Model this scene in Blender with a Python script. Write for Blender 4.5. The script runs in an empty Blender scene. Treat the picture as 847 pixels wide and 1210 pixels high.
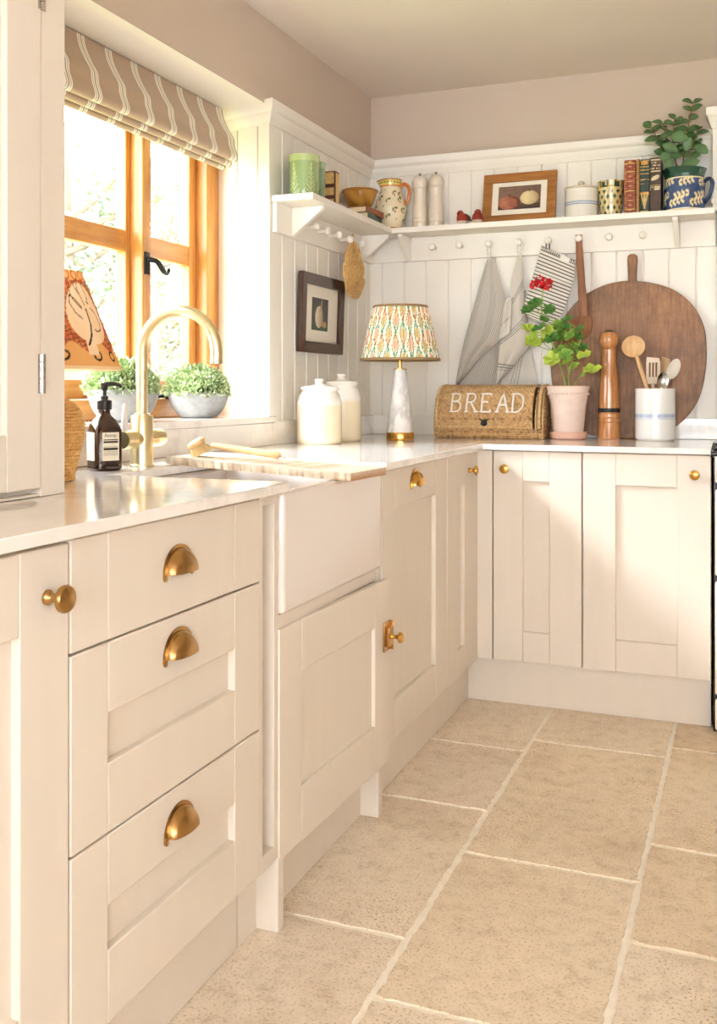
import bpy, bmesh, math, random
from mathutils import Vector, Matrix
PI = math.pi
random.seed(7)
SC = bpy.context.scene
COL = SC.collection

# ---------------------------------------------------------------- camera, light, exposure
cam_d = bpy.data.cameras.new('camera')
cam = bpy.data.objects.new('camera', cam_d); COL.objects.link(cam)
cam.location = (1.525, -3.967, 1.093)
cam.rotation_euler = (PI/2, 0, math.radians(21.69))
cam_d.sensor_fit = 'HORIZONTAL'; cam_d.sensor_width = 36.0
cam_d.lens = 1166.0/847*36
cam_d.shift_y = -142.8/847
cam_d.clip_start = 0.05
SC.camera = cam

W = bpy.data.worlds.new('sky'); SC.world = W; W.use_nodes = True
bg = W.node_tree.nodes['Background']
bg.inputs[0].default_value = (0.85, 0.925, 1.0, 1); bg.inputs[1].default_value = 13.0

sun_d = bpy.data.lights.new('sun', 'SUN'); sun = bpy.data.objects.new('sun', sun_d); COL.objects.link(sun)
sun_d.energy = 11.0; sun_d.angle = math.radians(20); sun_d.color = (0.93, 0.96, 1.0)
sun.rotation_euler = Vector((1.0, 0.62, -0.95)).to_track_quat('-Z', 'Y').to_euler()

def area(name, loc, direction, sx, sy, power, color=(1, 1, 1)):
    d = bpy.data.lights.new(name, 'AREA'); o = bpy.data.objects.new(name, d); COL.objects.link(o)
    d.shape = 'RECTANGLE'; d.size = sx; d.size_y = sy; d.energy = power; d.color = color
    o.location = loc; o.rotation_euler = Vector(direction).to_track_quat('-Z', 'Z').to_euler()
    return o
# added fill lamps at invented openings, in the right-hand wall and behind the camera
area('fill_side', (3.72, -5.2, 1.52), (-1, 0, 0), 1.1, 1.1, 6, (0.90, 0.95, 1.0))
area('fill_rear', (1.9, -6.32, 1.45), (0, 1, 0), 2.2, 1.4, 20, (0.90, 0.95, 1.0))

SC.view_settings.view_transform = 'Standard'
SC.view_settings.look = 'None'
SC.view_settings.exposure = 0.23
SC.view_settings.gamma = 1.0
SC.view_settings.use_curve_mapping = False
SC.cycles.max_bounces = 10
SC.cycles.diffuse_bounces = 6
SC.cycles.transparent_max_bounces = 12
SC.cycles.caustics_reflective = False
SC.cycles.caustics_refractive = False
SC.cycles.sample_clamp_indirect = 6.0

# ---------------------------------------------------------------- helpers
def lin(c):
    return tuple(((v/255.0)/12.92 if v/255.0 <= 0.04045 else ((v/255.0+0.055)/1.055)**2.4) for v in c)

def mixc(a, b, t):
    t = max(0.0, min(1.0, t))
    return tuple(a[i]*(1-t)+b[i]*t for i in range(3))

def hsh(*a):
    s = 0.0
    for i, v in enumerate(a): s += v*(12.9898+i*65.233)
    return (math.sin(s)*43758.5453) % 1.0

class NT:
    def __init__(self, name):
        self.m = bpy.data.materials.new(name); self.m.use_nodes = True
        self.t = self.m.node_tree; self.n = self.t.nodes
        self.b = self.n['Principled BSDF']
    def node(self, typ, **kw):
        n = self.n.new(typ)
        for k, v in kw.items(): setattr(n, k, v)
        return n
    def link(self, a, b): self.t.links.new(a, b)
    def coord(self, kind='Object', scale=(1, 1, 1)):
        tc = self.node('ShaderNodeTexCoord'); mp = self.node('ShaderNodeMapping')
        mp.inputs['Scale'].default_value = scale
        self.link(tc.outputs[kind], mp.inputs['Vector']); return mp.outputs[0]
    def noise(self, vec, scale, detail=4, rough=0.6):
        n = self.node('ShaderNodeTexNoise'); self.link(vec, n.inputs['Vector'])
        n.inputs['Scale'].default_value = scale; n.inputs['Detail'].default_value = detail
        n.inputs['Roughness'].default_value = rough
        return n.outputs['Fac']
    def ramp(self, fac, stops):
        r = self.node('ShaderNodeValToRGB'); self.link(fac, r.inputs[0])
        e = r.color_ramp.elements
        while len(e) < len(stops): e.new(0.5)
        for i, (p, c) in enumerate(stops):
            e[i].position = p; e[i].color = (*c, 1)
        return r.outputs[0]
    def mul(self, a, b, fac=1.0, mode='MULTIPLY'):
        x = self.node('ShaderNodeMix', data_type='RGBA', blend_type=mode)
        x.inputs[0].default_value = fac
        self.link(a, x.inputs[6]); self.link(b, x.inputs[7]); return x.outputs[2]
    def bump(self, h, strength=0.2, dist=0.002):
        b = self.node('ShaderNodeBump'); b.inputs['Strength'].default_value = strength
        b.inputs['Distance'].default_value = dist
        self.link(h, b.inputs['Height']); self.link(b.outputs[0], self.b.inputs['Normal'])

def mat(name, c, rough=0.5, metal=0.0, var=0.0, vscale=8.0, bump=0.0, bscale=200.0, coat=0.0, stretch=(1, 1, 1), spec=None, sub=0.0):
    k = NT(name); col = lin(c)
    k.b.inputs['Base Color'].default_value = (*col, 1)
    k.b.inputs['Roughness'].default_value = rough
    k.b.inputs['Metallic'].default_value = metal
    k.b.inputs['Coat Weight'].default_value = coat
    k.b.inputs['Coat Roughness'].default_value = 0.06
    if spec is not None: k.b.inputs['Specular IOR Level'].default_value = spec
    if sub: k.b.inputs['Subsurface Weight'].default_value = sub
    if var or bump:
        vec = k.coord('Object', stretch)
    if var:
        f = k.noise(vec, vscale)
        k.link(k.ramp(f, [(0.3, tuple(v*(1-var) for v in col)), (0.7, tuple(min(1, v*(1+var)) for v in col))]), k.b.inputs['Base Color'])
    if bump:
        k.bump(k.noise(vec, bscale), bump, 0.002)
    return k.m

def painted(name, rough=0.5, bump=0.0, bscale=200.0, coat=0.0, var=0.0, vscale=30, metal=0.0, stretch=(1, 1, 1), sheen=0.0):
    k = NT(name)
    a = k.node('ShaderNodeAttribute', attribute_name='Col')
    out = a.outputs['Color']
    if var:
        f = k.noise(k.coord('Object', stretch), vscale)
        out = k.mul(out, k.ramp(f, [(0.3, (1-var,)*3), (0.7, (1.0,)*3)]))
    k.link(out, k.b.inputs['Base Color'])
    k.b.inputs['Roughness'].default_value = rough
    k.b.inputs['Coat Weight'].default_value = coat
    k.b.inputs['Metallic'].default_value = metal
    k.b.inputs['Sheen Weight'].default_value = sheen
    if bump: k.bump(k.noise(k.coord('Object', stretch), bscale), bump, 0.002)
    return k.m

def wood(name, c1, c2, rough=0.45, scale=6, axis=2, coat=0.0, bump=0.1):
    k = NT(name)
    st = [14, 14, 14]; st[axis] = 1.0
    vec = k.coord('Object', tuple(st))
    f = k.noise(vec, scale, 6, 0.65)
    f2 = k.noise(k.coord('Object'), 5, 3)
    c = k.ramp(f, [(0.32, lin(c1)), (0.68, lin(c2))])
    c = k.mul(c, k.ramp(f2, [(0.3, (0.82,)*3), (0.7, (1.0,)*3)]))
    k.link(c, k.b.inputs['Base Color'])
    k.b.inputs['Roughness'].default_value = rough
    k.b.inputs['Coat Weight'].default_value = coat
    if bump: k.bump(f, bump, 0.002)
    return k.m

class MB:
    def __init__(s, weld=False):
        s.v = []; s.f = []; s.fm = []; s.c = []; s.m = 0; s.weld = weld; s.col = (1, 1, 1)
    def vert(s, p, c=None):
        s.v.append(tuple(p)); s.c.append(c or s.col); return len(s.v)-1
    def face(s, idx, m=None):
        s.f.append(tuple(idx)); s.fm.append(s.m if m is None else m)
    def poly(s, pts, m=None, c=None):
        s.face([s.vert(p, c) for p in pts], m)
    def box(s, x0, x1, y0, y1, z0, z1, m=None, c=None, T=None):
        x0, x1 = sorted((x0, x1)); y0, y1 = sorted((y0, y1)); z0, z1 = sorted((z0, z1))
        P = [(x, y, z) for z in (z0, z1) for y in (y0, y1) for x in (x0, x1)]
        if T: P = [T @ Vector(p) for p in P]
        i = [s.vert(p, c) for p in P]
        for q in ((0, 2, 3, 1), (4, 5, 7, 6), (0, 1, 5, 4), (2, 6, 7, 3), (0, 4, 6, 2), (1, 3, 7, 5)):
            s.face([i[k] for k in q], m)
    def prism(s, pts, fn, a0, a1, m=None, c=None):
        n = len(pts)
        A = [s.vert(fn(p, a0), c) for p in pts]; B = [s.vert(fn(p, a1), c) for p in pts]
        for k in range(n):
            s.face((A[k], A[(k+1) % n], B[(k+1) % n], B[k]), m)
        s.face(A[::-1], m); s.face(B, m)
    def grid(s, fn, nu, nv, cf=None, wrap=False, m=None):
        idx = []
        for j in range(nv+1):
            row = []
            for i in range(nu if wrap else nu+1):
                u, v = i/nu, j/nv
                row.append(s.vert(fn(u, v), cf(u, v) if cf else None))
            idx.append(row)
        for j in range(nv):
            for i in range(nu):
                i2 = (i+1) % nu if wrap else i+1
                s.face((idx[j][i], idx[j][i2], idx[j+1][i2], idx[j+1][i]), m)
    def lathe(s, prof, n=40, o=(0, 0, 0), T=None, cf=None, m=None, sub=1):
        """prof: list of (r, z)"""
        pr = []
        for a in range(len(prof)-1):
            for t in range(sub):
                k = t/sub
                pr.append((prof[a][0]*(1-k)+prof[a+1][0]*k, prof[a][1]*(1-k)+prof[a+1][1]*k))
        pr.append(prof[-1]); N = len(pr)-1
        def fn(u, v):
            r, z = pr[int(round(v*N))]; a = 2*PI*u
            p = Vector((r*math.cos(a), r*math.sin(a), z))
            if T: p = T @ p
            return (p.x+o[0], p.y+o[1], p.z+o[2])
        s.weld = True
        s.grid(fn, n, N, cf, True, m)
    def tube(s, path, r, n=10, m=None, cf=None, cap=True):
        P = [Vector(p) for p in path]; N = len(P)
        R = r if isinstance(r, (list, tuple)) else [r]*N
        up = None; rings = []
        for i in range(N):
            d = (P[min(i+1, N-1)]-P[max(i-1, 0)])
            if d.length < 1e-9: d = Vector((0, 0, 1))
            d.normalize()
            if up is None:
                up = d.orthogonal().normalized()
            else:
                up = (up - d*up.dot(d))
                up = up.normalized() if up.length > 1e-6 else d.orthogonal().normalized()
            b = d.cross(up)
            c = cf(i/(N-1)) if cf else None
            rings.append([s.vert(P[i]+(up*math.cos(2*PI*k/n)+b*math.sin(2*PI*k/n))*R[i], c) for k in range(n)])
        for i in range(N-1):
            for k in range(n):
                s.face((rings[i][k], rings[i][(k+1) % n], rings[i+1][(k+1) % n], rings[i+1][k]), m)
        if cap:
            s.face(rings[0][::-1], m); s.face(rings[-1], m)
    def sphere(s, o, r, n=16, nv=10, T=None, cf=None, m=None):
        rr = r if isinstance(r, (tuple, list)) else (r, r, r)
        def fn(u, v):
            a = 2*PI*u; b = PI*v-PI/2
            p = Vector((rr[0]*math.cos(a)*math.cos(b), rr[1]*math.sin(a)*math.cos(b), rr[2]*math.sin(b)))
            if T: p = T @ p
            return (p.x+o[0], p.y+o[1], p.z+o[2])
        s.weld = True
        s.grid(fn, n, nv, cf, True, m)
    def sweep(s, prof, path, m=None):
        """prof (out, z) swept along a 2-D path, out to the left of travel, mitred"""
        N = len(path); rings = []
        for i in range(N):
            p = Vector(path[i])
            d0 = (p-Vector(path[i-1])).normalized() if i > 0 else None
            d1 = (Vector(path[i+1])-p).normalized() if i < N-1 else None
            if d0 is None: d0 = d1
            if d1 is None: d1 = d0
            n0 = Vector((-d0.y, d0.x)); n1 = Vector((-d1.y, d1.x))
            b = (n0+n1); b = b/ (b.length_squared/2.0) if b.length > 1e-6 else n0
            rings.append([s.vert((p.x+b.x*o, p.y+b.y*o, z)) for o, z in prof])
        n = len(prof)
        for i in range(N-1):
            for k in range(n):
                s.face((rings[i][k], rings[i][(k+1) % n], rings[i+1][(k+1) % n], rings[i+1][k]), m)
        s.face(rings[0][::-1], m); s.face(rings[-1], m)
    def build(s, name, mats, parent=None, world=False, bevel=0.0, seg=2, solid=0.0, loc=None, ang=38, flat=False):
        off = Vector((0, 0, 0))
        if world:
            p = parent
            while p is not None: off += Vector(p.location); p = p.parent
            if parent is None and loc: off = Vector(loc)
        me = bpy.data.meshes.new(name)
        bm = bmesh.new()
        cl = bm.verts.layers.float_color.new('Col')
        vs = []
        for p, c in zip(s.v, s.c):
            w = bm.verts.new((p[0]-off.x, p[1]-off.y, p[2]-off.z)); w[cl] = (c[0], c[1], c[2], 1); vs.append(w)
        for q, mi in zip(s.f, s.fm):
            try:
                f = bm.faces.new([vs[i] for i in q]); f.material_index = mi; f.smooth = not flat
            except ValueError:
                pass
        if s.weld: bmesh.ops.remove_doubles(bm, verts=bm.verts, dist=1e-5)
        bmesh.ops.recalc_face_normals(bm, faces=bm.faces)
        for e in bm.edges:
            if len(e.link_faces) == 2 and e.calc_face_angle(0) > math.radians(ang): e.smooth = False
        bm.to_mesh(me); bm.free()
        for k in (mats if isinstance(mats, (list, tuple)) else [mats]): me.materials.append(k)
        o = bpy.data.objects.new(name, me); COL.objects.link(o)
        if parent is not None: o.parent = parent
        elif loc: o.location = loc
        if solid:
            sm = o.modifiers.new('solid', 'SOLIDIFY'); sm.thickness = solid; sm.offset = 0
        if bevel:
            bv = o.modifiers.new('bevel', 'BEVEL'); bv.width = bevel; bv.segments = seg; bv.limit_method = 'ANGLE'; bv.angle_limit = math.radians(40)
        return o

def tag(o, label=None, cat=None, group=None, kind=None):
    if label: o['label'] = label
    if cat: o['category'] = cat
    if group: o['group'] = group
    if kind: o['kind'] = kind
    return o

def thing(name, label, cat, loc, group=None, rz=0.0):
    o = bpy.data.objects.new(name, None); COL.objects.link(o)
    o.empty_display_size = 0.05
    o.location = loc; o.rotation_euler = (0, 0, rz)
    return tag(o, label, cat, group)

def copy_tree(o, parent=None):
    c = o.copy(); COL.objects.link(c)
    if parent is not None: c.parent = parent
    for ch in list(o.children): copy_tree(ch, c)
    return c

def struct(mb, name, mats, **kw):
    return tag(mb.build(name, mats, **kw), kind='structure')

def bez(p0, p1, p2, n=10):
    p0, p1, p2 = Vector(p0), Vector(p1), Vector(p2)
    return [p0*(1-t)**2+p1*2*t*(1-t)+p2*t*t for t in [i/n for i in range(n+1)]]

def smoothline(pts, n=6, closed=False):
    """Catmull-Rom through points"""
    P = [Vector(p) for p in pts]; out = []; N = len(P)
    rng = range(N) if closed else range(N-1)
    for i in rng:
        a = P[(i-1) % N] if closed or i > 0 else P[i]
        b = P[i]; c = P[(i+1) % N]
        d = P[(i+2) % N] if closed or i+2 < N else c
        for k in range(n):
            t = k/n
            out.append(0.5*((2*b)+(c-a)*t+(2*a-5*b+4*c-d)*t*t+(3*b-a-3*c+d)*t**3))
    if not closed: out.append(P[-1])
    return out

def at_poly(P, t):
    """point at fraction t of a polyline by length"""
    L = [0]
    for i in range(len(P)-1): L.append(L[-1]+(Vector(P[i+1])-Vector(P[i])).length)
    x = t*L[-1]
    for i in range(len(P)-1):
        if x <= L[i+1] or i == len(P)-2:
            k = (x-L[i])/max(1e-9, L[i+1]-L[i]); return Vector(P[i])*(1-k)+Vector(P[i+1])*k

def text_mesh(s, size, ext=0.0):
    cu = bpy.data.curves.new('txt', 'FONT'); cu.body = s; cu.size = size; cu.extrude = ext
    cu.resolution_u = 4
    o = bpy.data.objects.new('txt', cu); COL.objects.link(o)
    dg = bpy.context.evaluated_depsgraph_get()
    me = bpy.data.meshes.new_from_object(o.evaluated_get(dg))
    vs = [tuple(v.co) for v in me.vertices]; fs = [tuple(p.vertices) for p in me.polygons]
    bpy.data.objects.remove(o); bpy.data.curves.remove(cu); bpy.data.meshes.remove(me)
    return vs, fs

# ---------------------------------------------------------------- materials
M = {}
M['cab'] = mat('cabinet_paint', (221, 210, 196), 0.42, var=0.02, vscale=3, bump=0.03, bscale=90, stretch=(6, 6, 1))
M['panel'] = mat('panelling_paint', (241, 236, 228), 0.45, var=0.015, vscale=4)
M['wall'] = mat('wall_taupe_paint', (199, 183, 168), 0.85, var=0.02, vscale=2, bump=0.05, bscale=60)
M['ceil'] = mat('ceiling_paint', (226, 216, 207), 0.9, var=0.02, vscale=2)
M['reveal'] = mat('reveal_paint', (240, 235, 226), 0.6)
M['gap'] = mat('dark_gap', (60, 48, 38), 0.8)
M['sink'] = mat('fireclay', (224, 215, 208), 0.12, coat=0.6)
M['brass'] = mat('aged_brass', (182, 142, 88), 0.27, 1.0, var=0.10, vscale=40)
M['pbrass'] = mat('polished_brass', (214, 164, 84), 0.2, 1.0)
M['gold'] = mat('satin_gold', (236, 222, 178), 0.3, 1.0, var=0.04, vscale=30)
M['iron'] = mat('black_iron', (38, 36, 36), 0.45, 0.6)
M['steel'] = mat('steel', (190, 186, 180), 0.25, 1.0)
M['oak'] = wood('window_pine', (196, 128, 58), (234, 172, 96), 0.4, 3, 2, coat=0.2)
M['oakh'] = wood('window_pine_rail', (196, 128, 58), (234, 172, 96), 0.4, 3, 1, coat=0.2)
M['white'] = mat('white_ceramic', (238, 234, 226), 0.15, coat=0.5)
M['bone'] = mat('bone_glaze', (226, 214, 198), 0.16, coat=0.5)
M['paint'] = painted('painted_ceramic', 0.2, coat=0.5)
M['print'] = painted('print_paper', 0.6)
M['cloth'] = painted('printed_cloth', 0.9, bump=0.25, bscale=700, sheen=0.2)
M['matt'] = painted('matt_colour', 0.7, var=0.12, vscale=60)
M['leather'] = painted('book_leather', 0.5, var=0.25, vscale=70)
M['wicker'] = painted('woven_wicker', 0.6, var=0.22, vscale=120, bump=0.3, bscale=500)
M['paper'] = mat('book_pages', (226, 208, 170), 0.9, var=0.06, vscale=300, stretch=(1, 1, 0.1))
M['frame_d'] = wood('dark_frame', (44, 24, 16), (78, 44, 28), 0.35, 8, 2, coat=0.3)
M['frame_l'] = wood('rustic_frame', (142, 88, 38), (186, 124, 60), 0.5, 5, 0)
M['mount'] = mat('picture_mount', (238, 232, 218), 0.8)
M['black'] = mat('black_plastic', (26, 23, 22), 0.3)
M['amber'] = mat('amber_bottle', (44, 20, 10), 0.06, coat=0.7)
M['stone'] = mat('grey_stone', (152, 152, 150), 0.8, var=0.12, vscale=60, bump=0.4, bscale=140)
M['terra'] = mat('pale_terracotta', (226, 204, 190), 0.8, var=0.07, vscale=18, bump=0.15, bscale=160)
M['terra_rim'] = mat('bare_terracotta', (218, 176, 154), 0.8, var=0.08, vscale=20)
M['soil'] = mat('soil', (58, 42, 32), 0.95, bump=0.8, bscale=90)
M['mill'] = wood('turned_mill_wood', (168, 106, 56), (214, 152, 94), 0.22, 7, 2, coat=0.6)
M['board'] = None
M['spoon'] = wood('old_spoon_wood', (118, 70, 36), (164, 104, 58), 0.5, 6, 2)
M['beech'] = wood('beech', (206, 160, 104), (228, 188, 136), 0.5, 6, 2)
M['beechx'] = wood('beech_handle', (214, 170, 118), (234, 198, 150), 0.5, 6, 0)
M['bristle'] = mat('bristle', (226, 196, 140), 0.9, bump=0.6, bscale=400)
M['rubber'] = mat('silicone_grey', (206, 196, 180), 0.6)
M['enamel'] = mat('cream_enamel', (240, 232, 214), 0.15, coat=0.5)
M['renamel'] = mat('black_enamel', (22, 22, 24), 0.2, coat=0.5)
M['petal'] = mat('red_petal', (214, 18, 30), 0.6, var=0.15, vscale=60, sub=0.1)
M['leaf'] = painted('leaf_green', 0.5, var=0.2, vscale=60)
M['stem'] = painted('stem_green', 0.6)

k = NT('quartz_worktop')
vec = k.coord('Object')
f = k.noise(vec, 2.2, 6, 0.65); f2 = k.noise(vec, 60, 3)
c = k.ramp(f, [(0.35, lin((236, 231, 224))), (0.5, lin((242, 238, 233))), (0.56, lin((228, 222, 216))), (0.62, lin((242, 238, 233)))])
c = k.mul(c, k.ramp(f2, [(0.3, (0.97,)*3), (0.6, (1,)*3)]))
k.link(c, k.b.inputs['Base Color']); k.b.inputs['Roughness'].default_value = 0.12
k.b.inputs['Coat Weight'].default_value = 0.4; k.b.inputs['Coat Roughness'].default_value = 0.04
M['quartz'] = k.m

k = NT('marble')
vec = k.coord('Object', (1, 1, 0.5))
f = k.noise(vec, 9, 6, 0.6)
k.link(k.ramp(f, [(0.4, lin((238, 234, 230))), (0.5, lin((206, 202, 200))), (0.54, lin((240, 236, 232))), (0.75, lin((224, 220, 216)))]), k.b.inputs['Base Color'])
k.b.inputs['Roughness'].default_value = 0.2
M['marble'] = k.m

k = NT('old_board_wood')
vec = k.coord('Object', (16, 2, 1.2)); v0 = k.coord('Object')
f = k.noise(vec, 6, 7, 0.7); f2 = k.noise(v0, 5, 5, 0.65); f3 = k.noise(v0, 45, 3)
c = k.ramp(f, [(0.3, lin((116, 80, 52))), (0.7, lin((172, 130, 92)))])
c = k.mul(c, k.ramp(f2, [(0.34, (0.55, 0.50, 0.48)), (0.64, (1.2, 1.08, 0.98))]))
c = k.mul(c, k.ramp(f3, [(0.35, (0.86,)*3), (0.6, (1,)*3)]))
k.link(c, k.b.inputs['Base Color']); k.b.inputs['Roughness'].default_value = 0.5
k.bump(f, 0.25, 0.002)
M['board'] = k.m

k = NT('limestone')
a = k.node('ShaderNodeAttribute', attribute_name='Col')
vec = k.coord('Object')
f1 = k.noise(vec, 3.0, 6, 0.62); f2 = k.noise(vec, 22, 8, 0.75); f3 = k.noise(vec, 170, 2, 0.5)
c = k.mul(a.outputs['Color'], k.ramp(f1, [(0.3, (0.86, 0.82, 0.77)), (0.5, (1, 1, 1)), (0.8, (1.05, 1.05, 1.04))]))
c = k.mul(c, k.ramp(f2, [(0.32, (0.80, 0.75, 0.68)), (0.48, (1, 1, 1)), (0.72, (1.12, 1.12, 1.12))]))
c = k.mul(c, k.ramp(f3, [(0.34, (0.62, 0.56, 0.48)), (0.44, (1, 1, 1))]), 0.7)
f5 = k.noise(vec, 170, 4, 0.7)
pits = k.mul(k.ramp(k.noise(vec, 2.6, 3, 0.5), [(0.52, (0, 0, 0)), (0.66, (1, 1, 1))]), k.ramp(f5, [(0.38, (1, 1, 1)), (0.45, (0, 0, 0))]))
pm_ = k.node('ShaderNodeMix', data_type='RGBA'); k.link(pits, pm_.inputs[0]); k.link(c, pm_.inputs[6]); pm_.inputs[7].default_value = (*lin((176, 146, 110)), 1); c = pm_.outputs[2]
k.link(c, k.b.inputs['Base Color'])
k.link(k.ramp(f2, [(0.3, (0.62,)*3), (0.7, (0.42,)*3)]), k.b.inputs['Roughness'])
mixh = k.mul(f2, f3)
k.bump(mixh, 0.18, 0.003)
M['tile'] = k.m
M['grout'] = mat('lime_grout', (246, 238, 224), 0.9, var=0.06, vscale=40, bump=0.3, bscale=150)

# thin window glass
k = NT('window_glass')
tr = k.node('ShaderNodeBsdfTransparent'); gl = k.node('ShaderNodeBsdfGlossy'); mx = k.node('ShaderNodeMixShader')
gl.inputs['Roughness'].default_value = 0.02; mx.inputs[0].default_value = 0.06
k.link(tr.outputs[0], mx.inputs[1]); k.link(gl.outputs[0], mx.inputs[2])
k.link(mx.outputs[0], k.n['Material Output'].inputs[0])
M['glass'] = k.m
M['pglass'] = k.m

# ---------------------------------------------------------------- room shell
CEIL = 2.355
X1, Y0 = 3.7, -6.3            # right wall, wall behind the camera
T = 0.30
# floor: individually cut flagstones on a grout bed, one surface
fl = MB()
fl.box(-0.02, X1, Y0, 0.02, -0.06, -0.0035, m=1)
cols = [(-0.35, 0.482, [-0.3, -0.9, -1.6, -2.3, -3.0, -3.7]),
        (0.482, 0.888, [-0.12, -0.999, -1.456, -2.104, -2.76, -3.3, -3.95, -4.6, -5.3, -6.28]),
        (0.888, 1.294, [-0.12, -0.893, -1.70, -2.305, -3.1, -3.7, -4.5, -5.2, -6.28]),
        (1.294, 1.70, [-0.12, -0.80, -1.498, -1.95, -2.75, -3.2, -4.0, -4.7, -5.5, -6.28]),
        (1.70, 2.11, [-0.12, -0.9, -1.7, -2.4, -3.0, -3.8, -4.6, -5.4, -6.28]),
        (2.11, 2.90, [-0.12, -1.0, -1.9, -2.8, -3.7, -4.6, -5.4, -6.28]),
        (2.90, 3.69, [-0.12, -0.8, -1.7, -2.6, -3.5, -4.4, -5.4, -6.28])]
tile_cols = [(224, 205, 178), (228, 211, 186), (221, 201, 174), (227, 212, 192), (230, 215, 194)]
g = 0.0075
rnd = random.Random(3)
for ci, (xa, xb, ys) in enumerate(cols[1:]):
    for j in range(len(ys)-1):
        ya, yb = ys[j+1]+g, ys[j]-g
        a, b = xa+g, xb-g
        pts = []
        def edge(p, q):
            n = max(3, int((Vector(q)-Vector(p)).length/0.016))
            for i in range(n):
                t = i/n; e = 0.0022 if 0 < i < n else 0.005
                pts.append((p[0]*(1-t)+q[0]*t+rnd.uniform(-e, e)*(1 if rnd.random() < .85 else 1.8), p[1]*(1-t)+q[1]*t+rnd.uniform(-e, e)))
        edge((a, ya), (b, ya)); edge((b, ya), (b, yb)); edge((b, yb), (a, yb)); edge((a, yb), (a, ya))
        cc = lin(tile_cols[rnd.randrange(5)])
        ctop = cc
        fl.prism(pts, lambda p, z: (p[0], p[1], z), -0.004, 0.0, m=0, c=ctop)
struct(fl, 'floor', [M['tile'], M['grout']])

mb = MB(); mb.box(-0.5, X1+0.2, Y0-0.2, 0.3, CEIL, CEIL+0.1); struct(mb, 'ceiling', M['ceil'])
# back wall
mb = MB(); mb.box(-0.5, X1+0.2, 0.012, 0.25, -0.06, CEIL); struct(mb, 'wall_back', M['wall'])
# left wall, with the window reveal cut through; upper part taupe
WY0, WY1 = -2.42, -0.956      # reveal at the room face
ZS, ZH = 1.0, 2.066
mb = MB()
mb.prism([(-T, -0.8765), (-0.256, -0.8785), (-0.012, WY1+0.0055), (-0.012, 0.012), (-T, 0.012)], lambda p, z: (p[0], p[1], z), -0.06, CEIL)
mb.box(-T, -0.012, WY0, WY1, -0.06, 0.98)
mb.box(-T, -0.012, Y0, WY0, -0.06, CEIL)
mb.box(-T, 0.0, WY0, WY1, ZH, CEIL)
mb.box(-0.012, 0.0, Y0, WY0, 0.0, CEIL)
mb.box(-0.012, 0.0, WY1, 0.012, 2.05, CEIL)
struct(mb, 'wall_left', M['wall'])
# soffit lining and far cheek of the reveal
mb = MB(); mb.poly([(0.0, WY0, ZH-0.001), (0.0, WY1, ZH-0.001), (-0.24, -0.885, ZH-0.001), (-0.24, -2.48, ZH-0.001)])
mb.box(-0.24, 0.0, WY0-0.0, WY0+0.012, ZS, ZH)
struct(mb, 'trim_1', M['reveal'])
# right and front walls, out of view, with openings added for fill light
mb = MB()
mb.box(X1, X1+0.2, Y0, -5.8, -0.06, CEIL); mb.box(X1, X1+0.2, -4.6, 0.02, -0.06, CEIL)
mb.box(X1, X1+0.2, -5.8, -4.6, 2.1, CEIL); mb.box(X1, X1+0.2, -5.8, -4.6, -0.06, 0.95)
struct(mb, 'wall_right', M['wall'])
mb = MB()
mb.box(-0.3, 0.7, Y0-0.2, Y0, -0.06, CEIL); mb.box(3.1, X1+0.2, Y0-0.2, Y0, -0.06, CEIL)
mb.box(0.7, 3.1, Y0-0.2, Y0, 2.2, CEIL); mb.box(0.7, 3.1, Y0-0.2, Y0, -0.06, 0.7)
struct(mb, 'wall_front', M['wall'])

# tongue-and-groove panelling
def groove_profile(a0, a1, pitch, first):
    pts = [(a0, 0.0)]
    p = first
    while p < a1-0.01:
        if p > a0+0.008:
            pts += [(p-0.0045, 0.0), (p-0.0012, -0.0065), (p+0.0012, -0.0065), (p+0.0045, 0.0)]
        p += pitch
    pts.append((a1, 0.0))
    return pts
def panel(mb, prof, fn, z0, z1):
    A = [mb.vert(fn(a, d, z0)) for a, d in prof]; B = [mb.vert(fn(a, d, z1)) for a, d in prof]
    for i in range(len(prof)-1): mb.face((A[i], A[i+1], B[i+1], B[i]))
mb = MB(); panel(mb, groove_profile(WY1, 0.0, 0.1015, -0.9575+0.0), lambda a, d, z: (d, a, z), 0.985, 2.02)
struct(mb, 'trim_2', M['panel'], ang=20)
mb = MB(); panel(mb, groove_profile(0.0, 1.62, 0.0978, 0.0585), lambda a, d, z: (a, -d, z), 0.985, 2.02)
struct(mb, 'trim_3', M['panel'], ang=20)
# boarded reveal cheek between panelling and window
ca, cb = Vector((0.0, WY1)), Vector((-0.25, -0.882))
cd = (cb-ca).normalized(); cn = Vector((cd.y, -cd.x))
if cn.y > 0: cn = -cn
mb = MB(); panel(mb, groove_profile(0.0, (cb-ca).length, 0.0978, 0.055), lambda a, d, z: (ca.x+cd.x*a+cn.x*d, ca.y+cd.y*a+cn.y*d, z), 1.0, 2.02)
struct(mb, 'trim_4', M['panel'], ang=20)
# moulded dado rail over the panelling
prof = [(-0.002, 2.005), (0.008, 2.005), (0.010, 2.014), (0.016, 2.022), (0.020, 2.036), (0.020, 2.042), (0.030, 2.048), (0.034, 2.058), (0.034, 2.078), (-0.002, 2.082)]
mb = MB(); mb.sweep(prof, [(-0.24, -0.885), (0.0, WY1), (0.0, 0.0), (1.40, 0.0)][::-1])
for v in mb.v: pass
rail = struct(mb, 'trim_5', M['panel'], bevel=0.001)
# window board (sill)
mb = MB(); mb.prism([(-0.27, -2.47), (0.022, WY0-0.0), (0.022, -0.945), (0.0, -0.945), (-0.27, -0.870)], lambda p, z: (p[0], p[1], z), 0.986, 1.008)
struct(mb, 'trim_6', M['quartz'], bevel=0.003)
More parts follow.
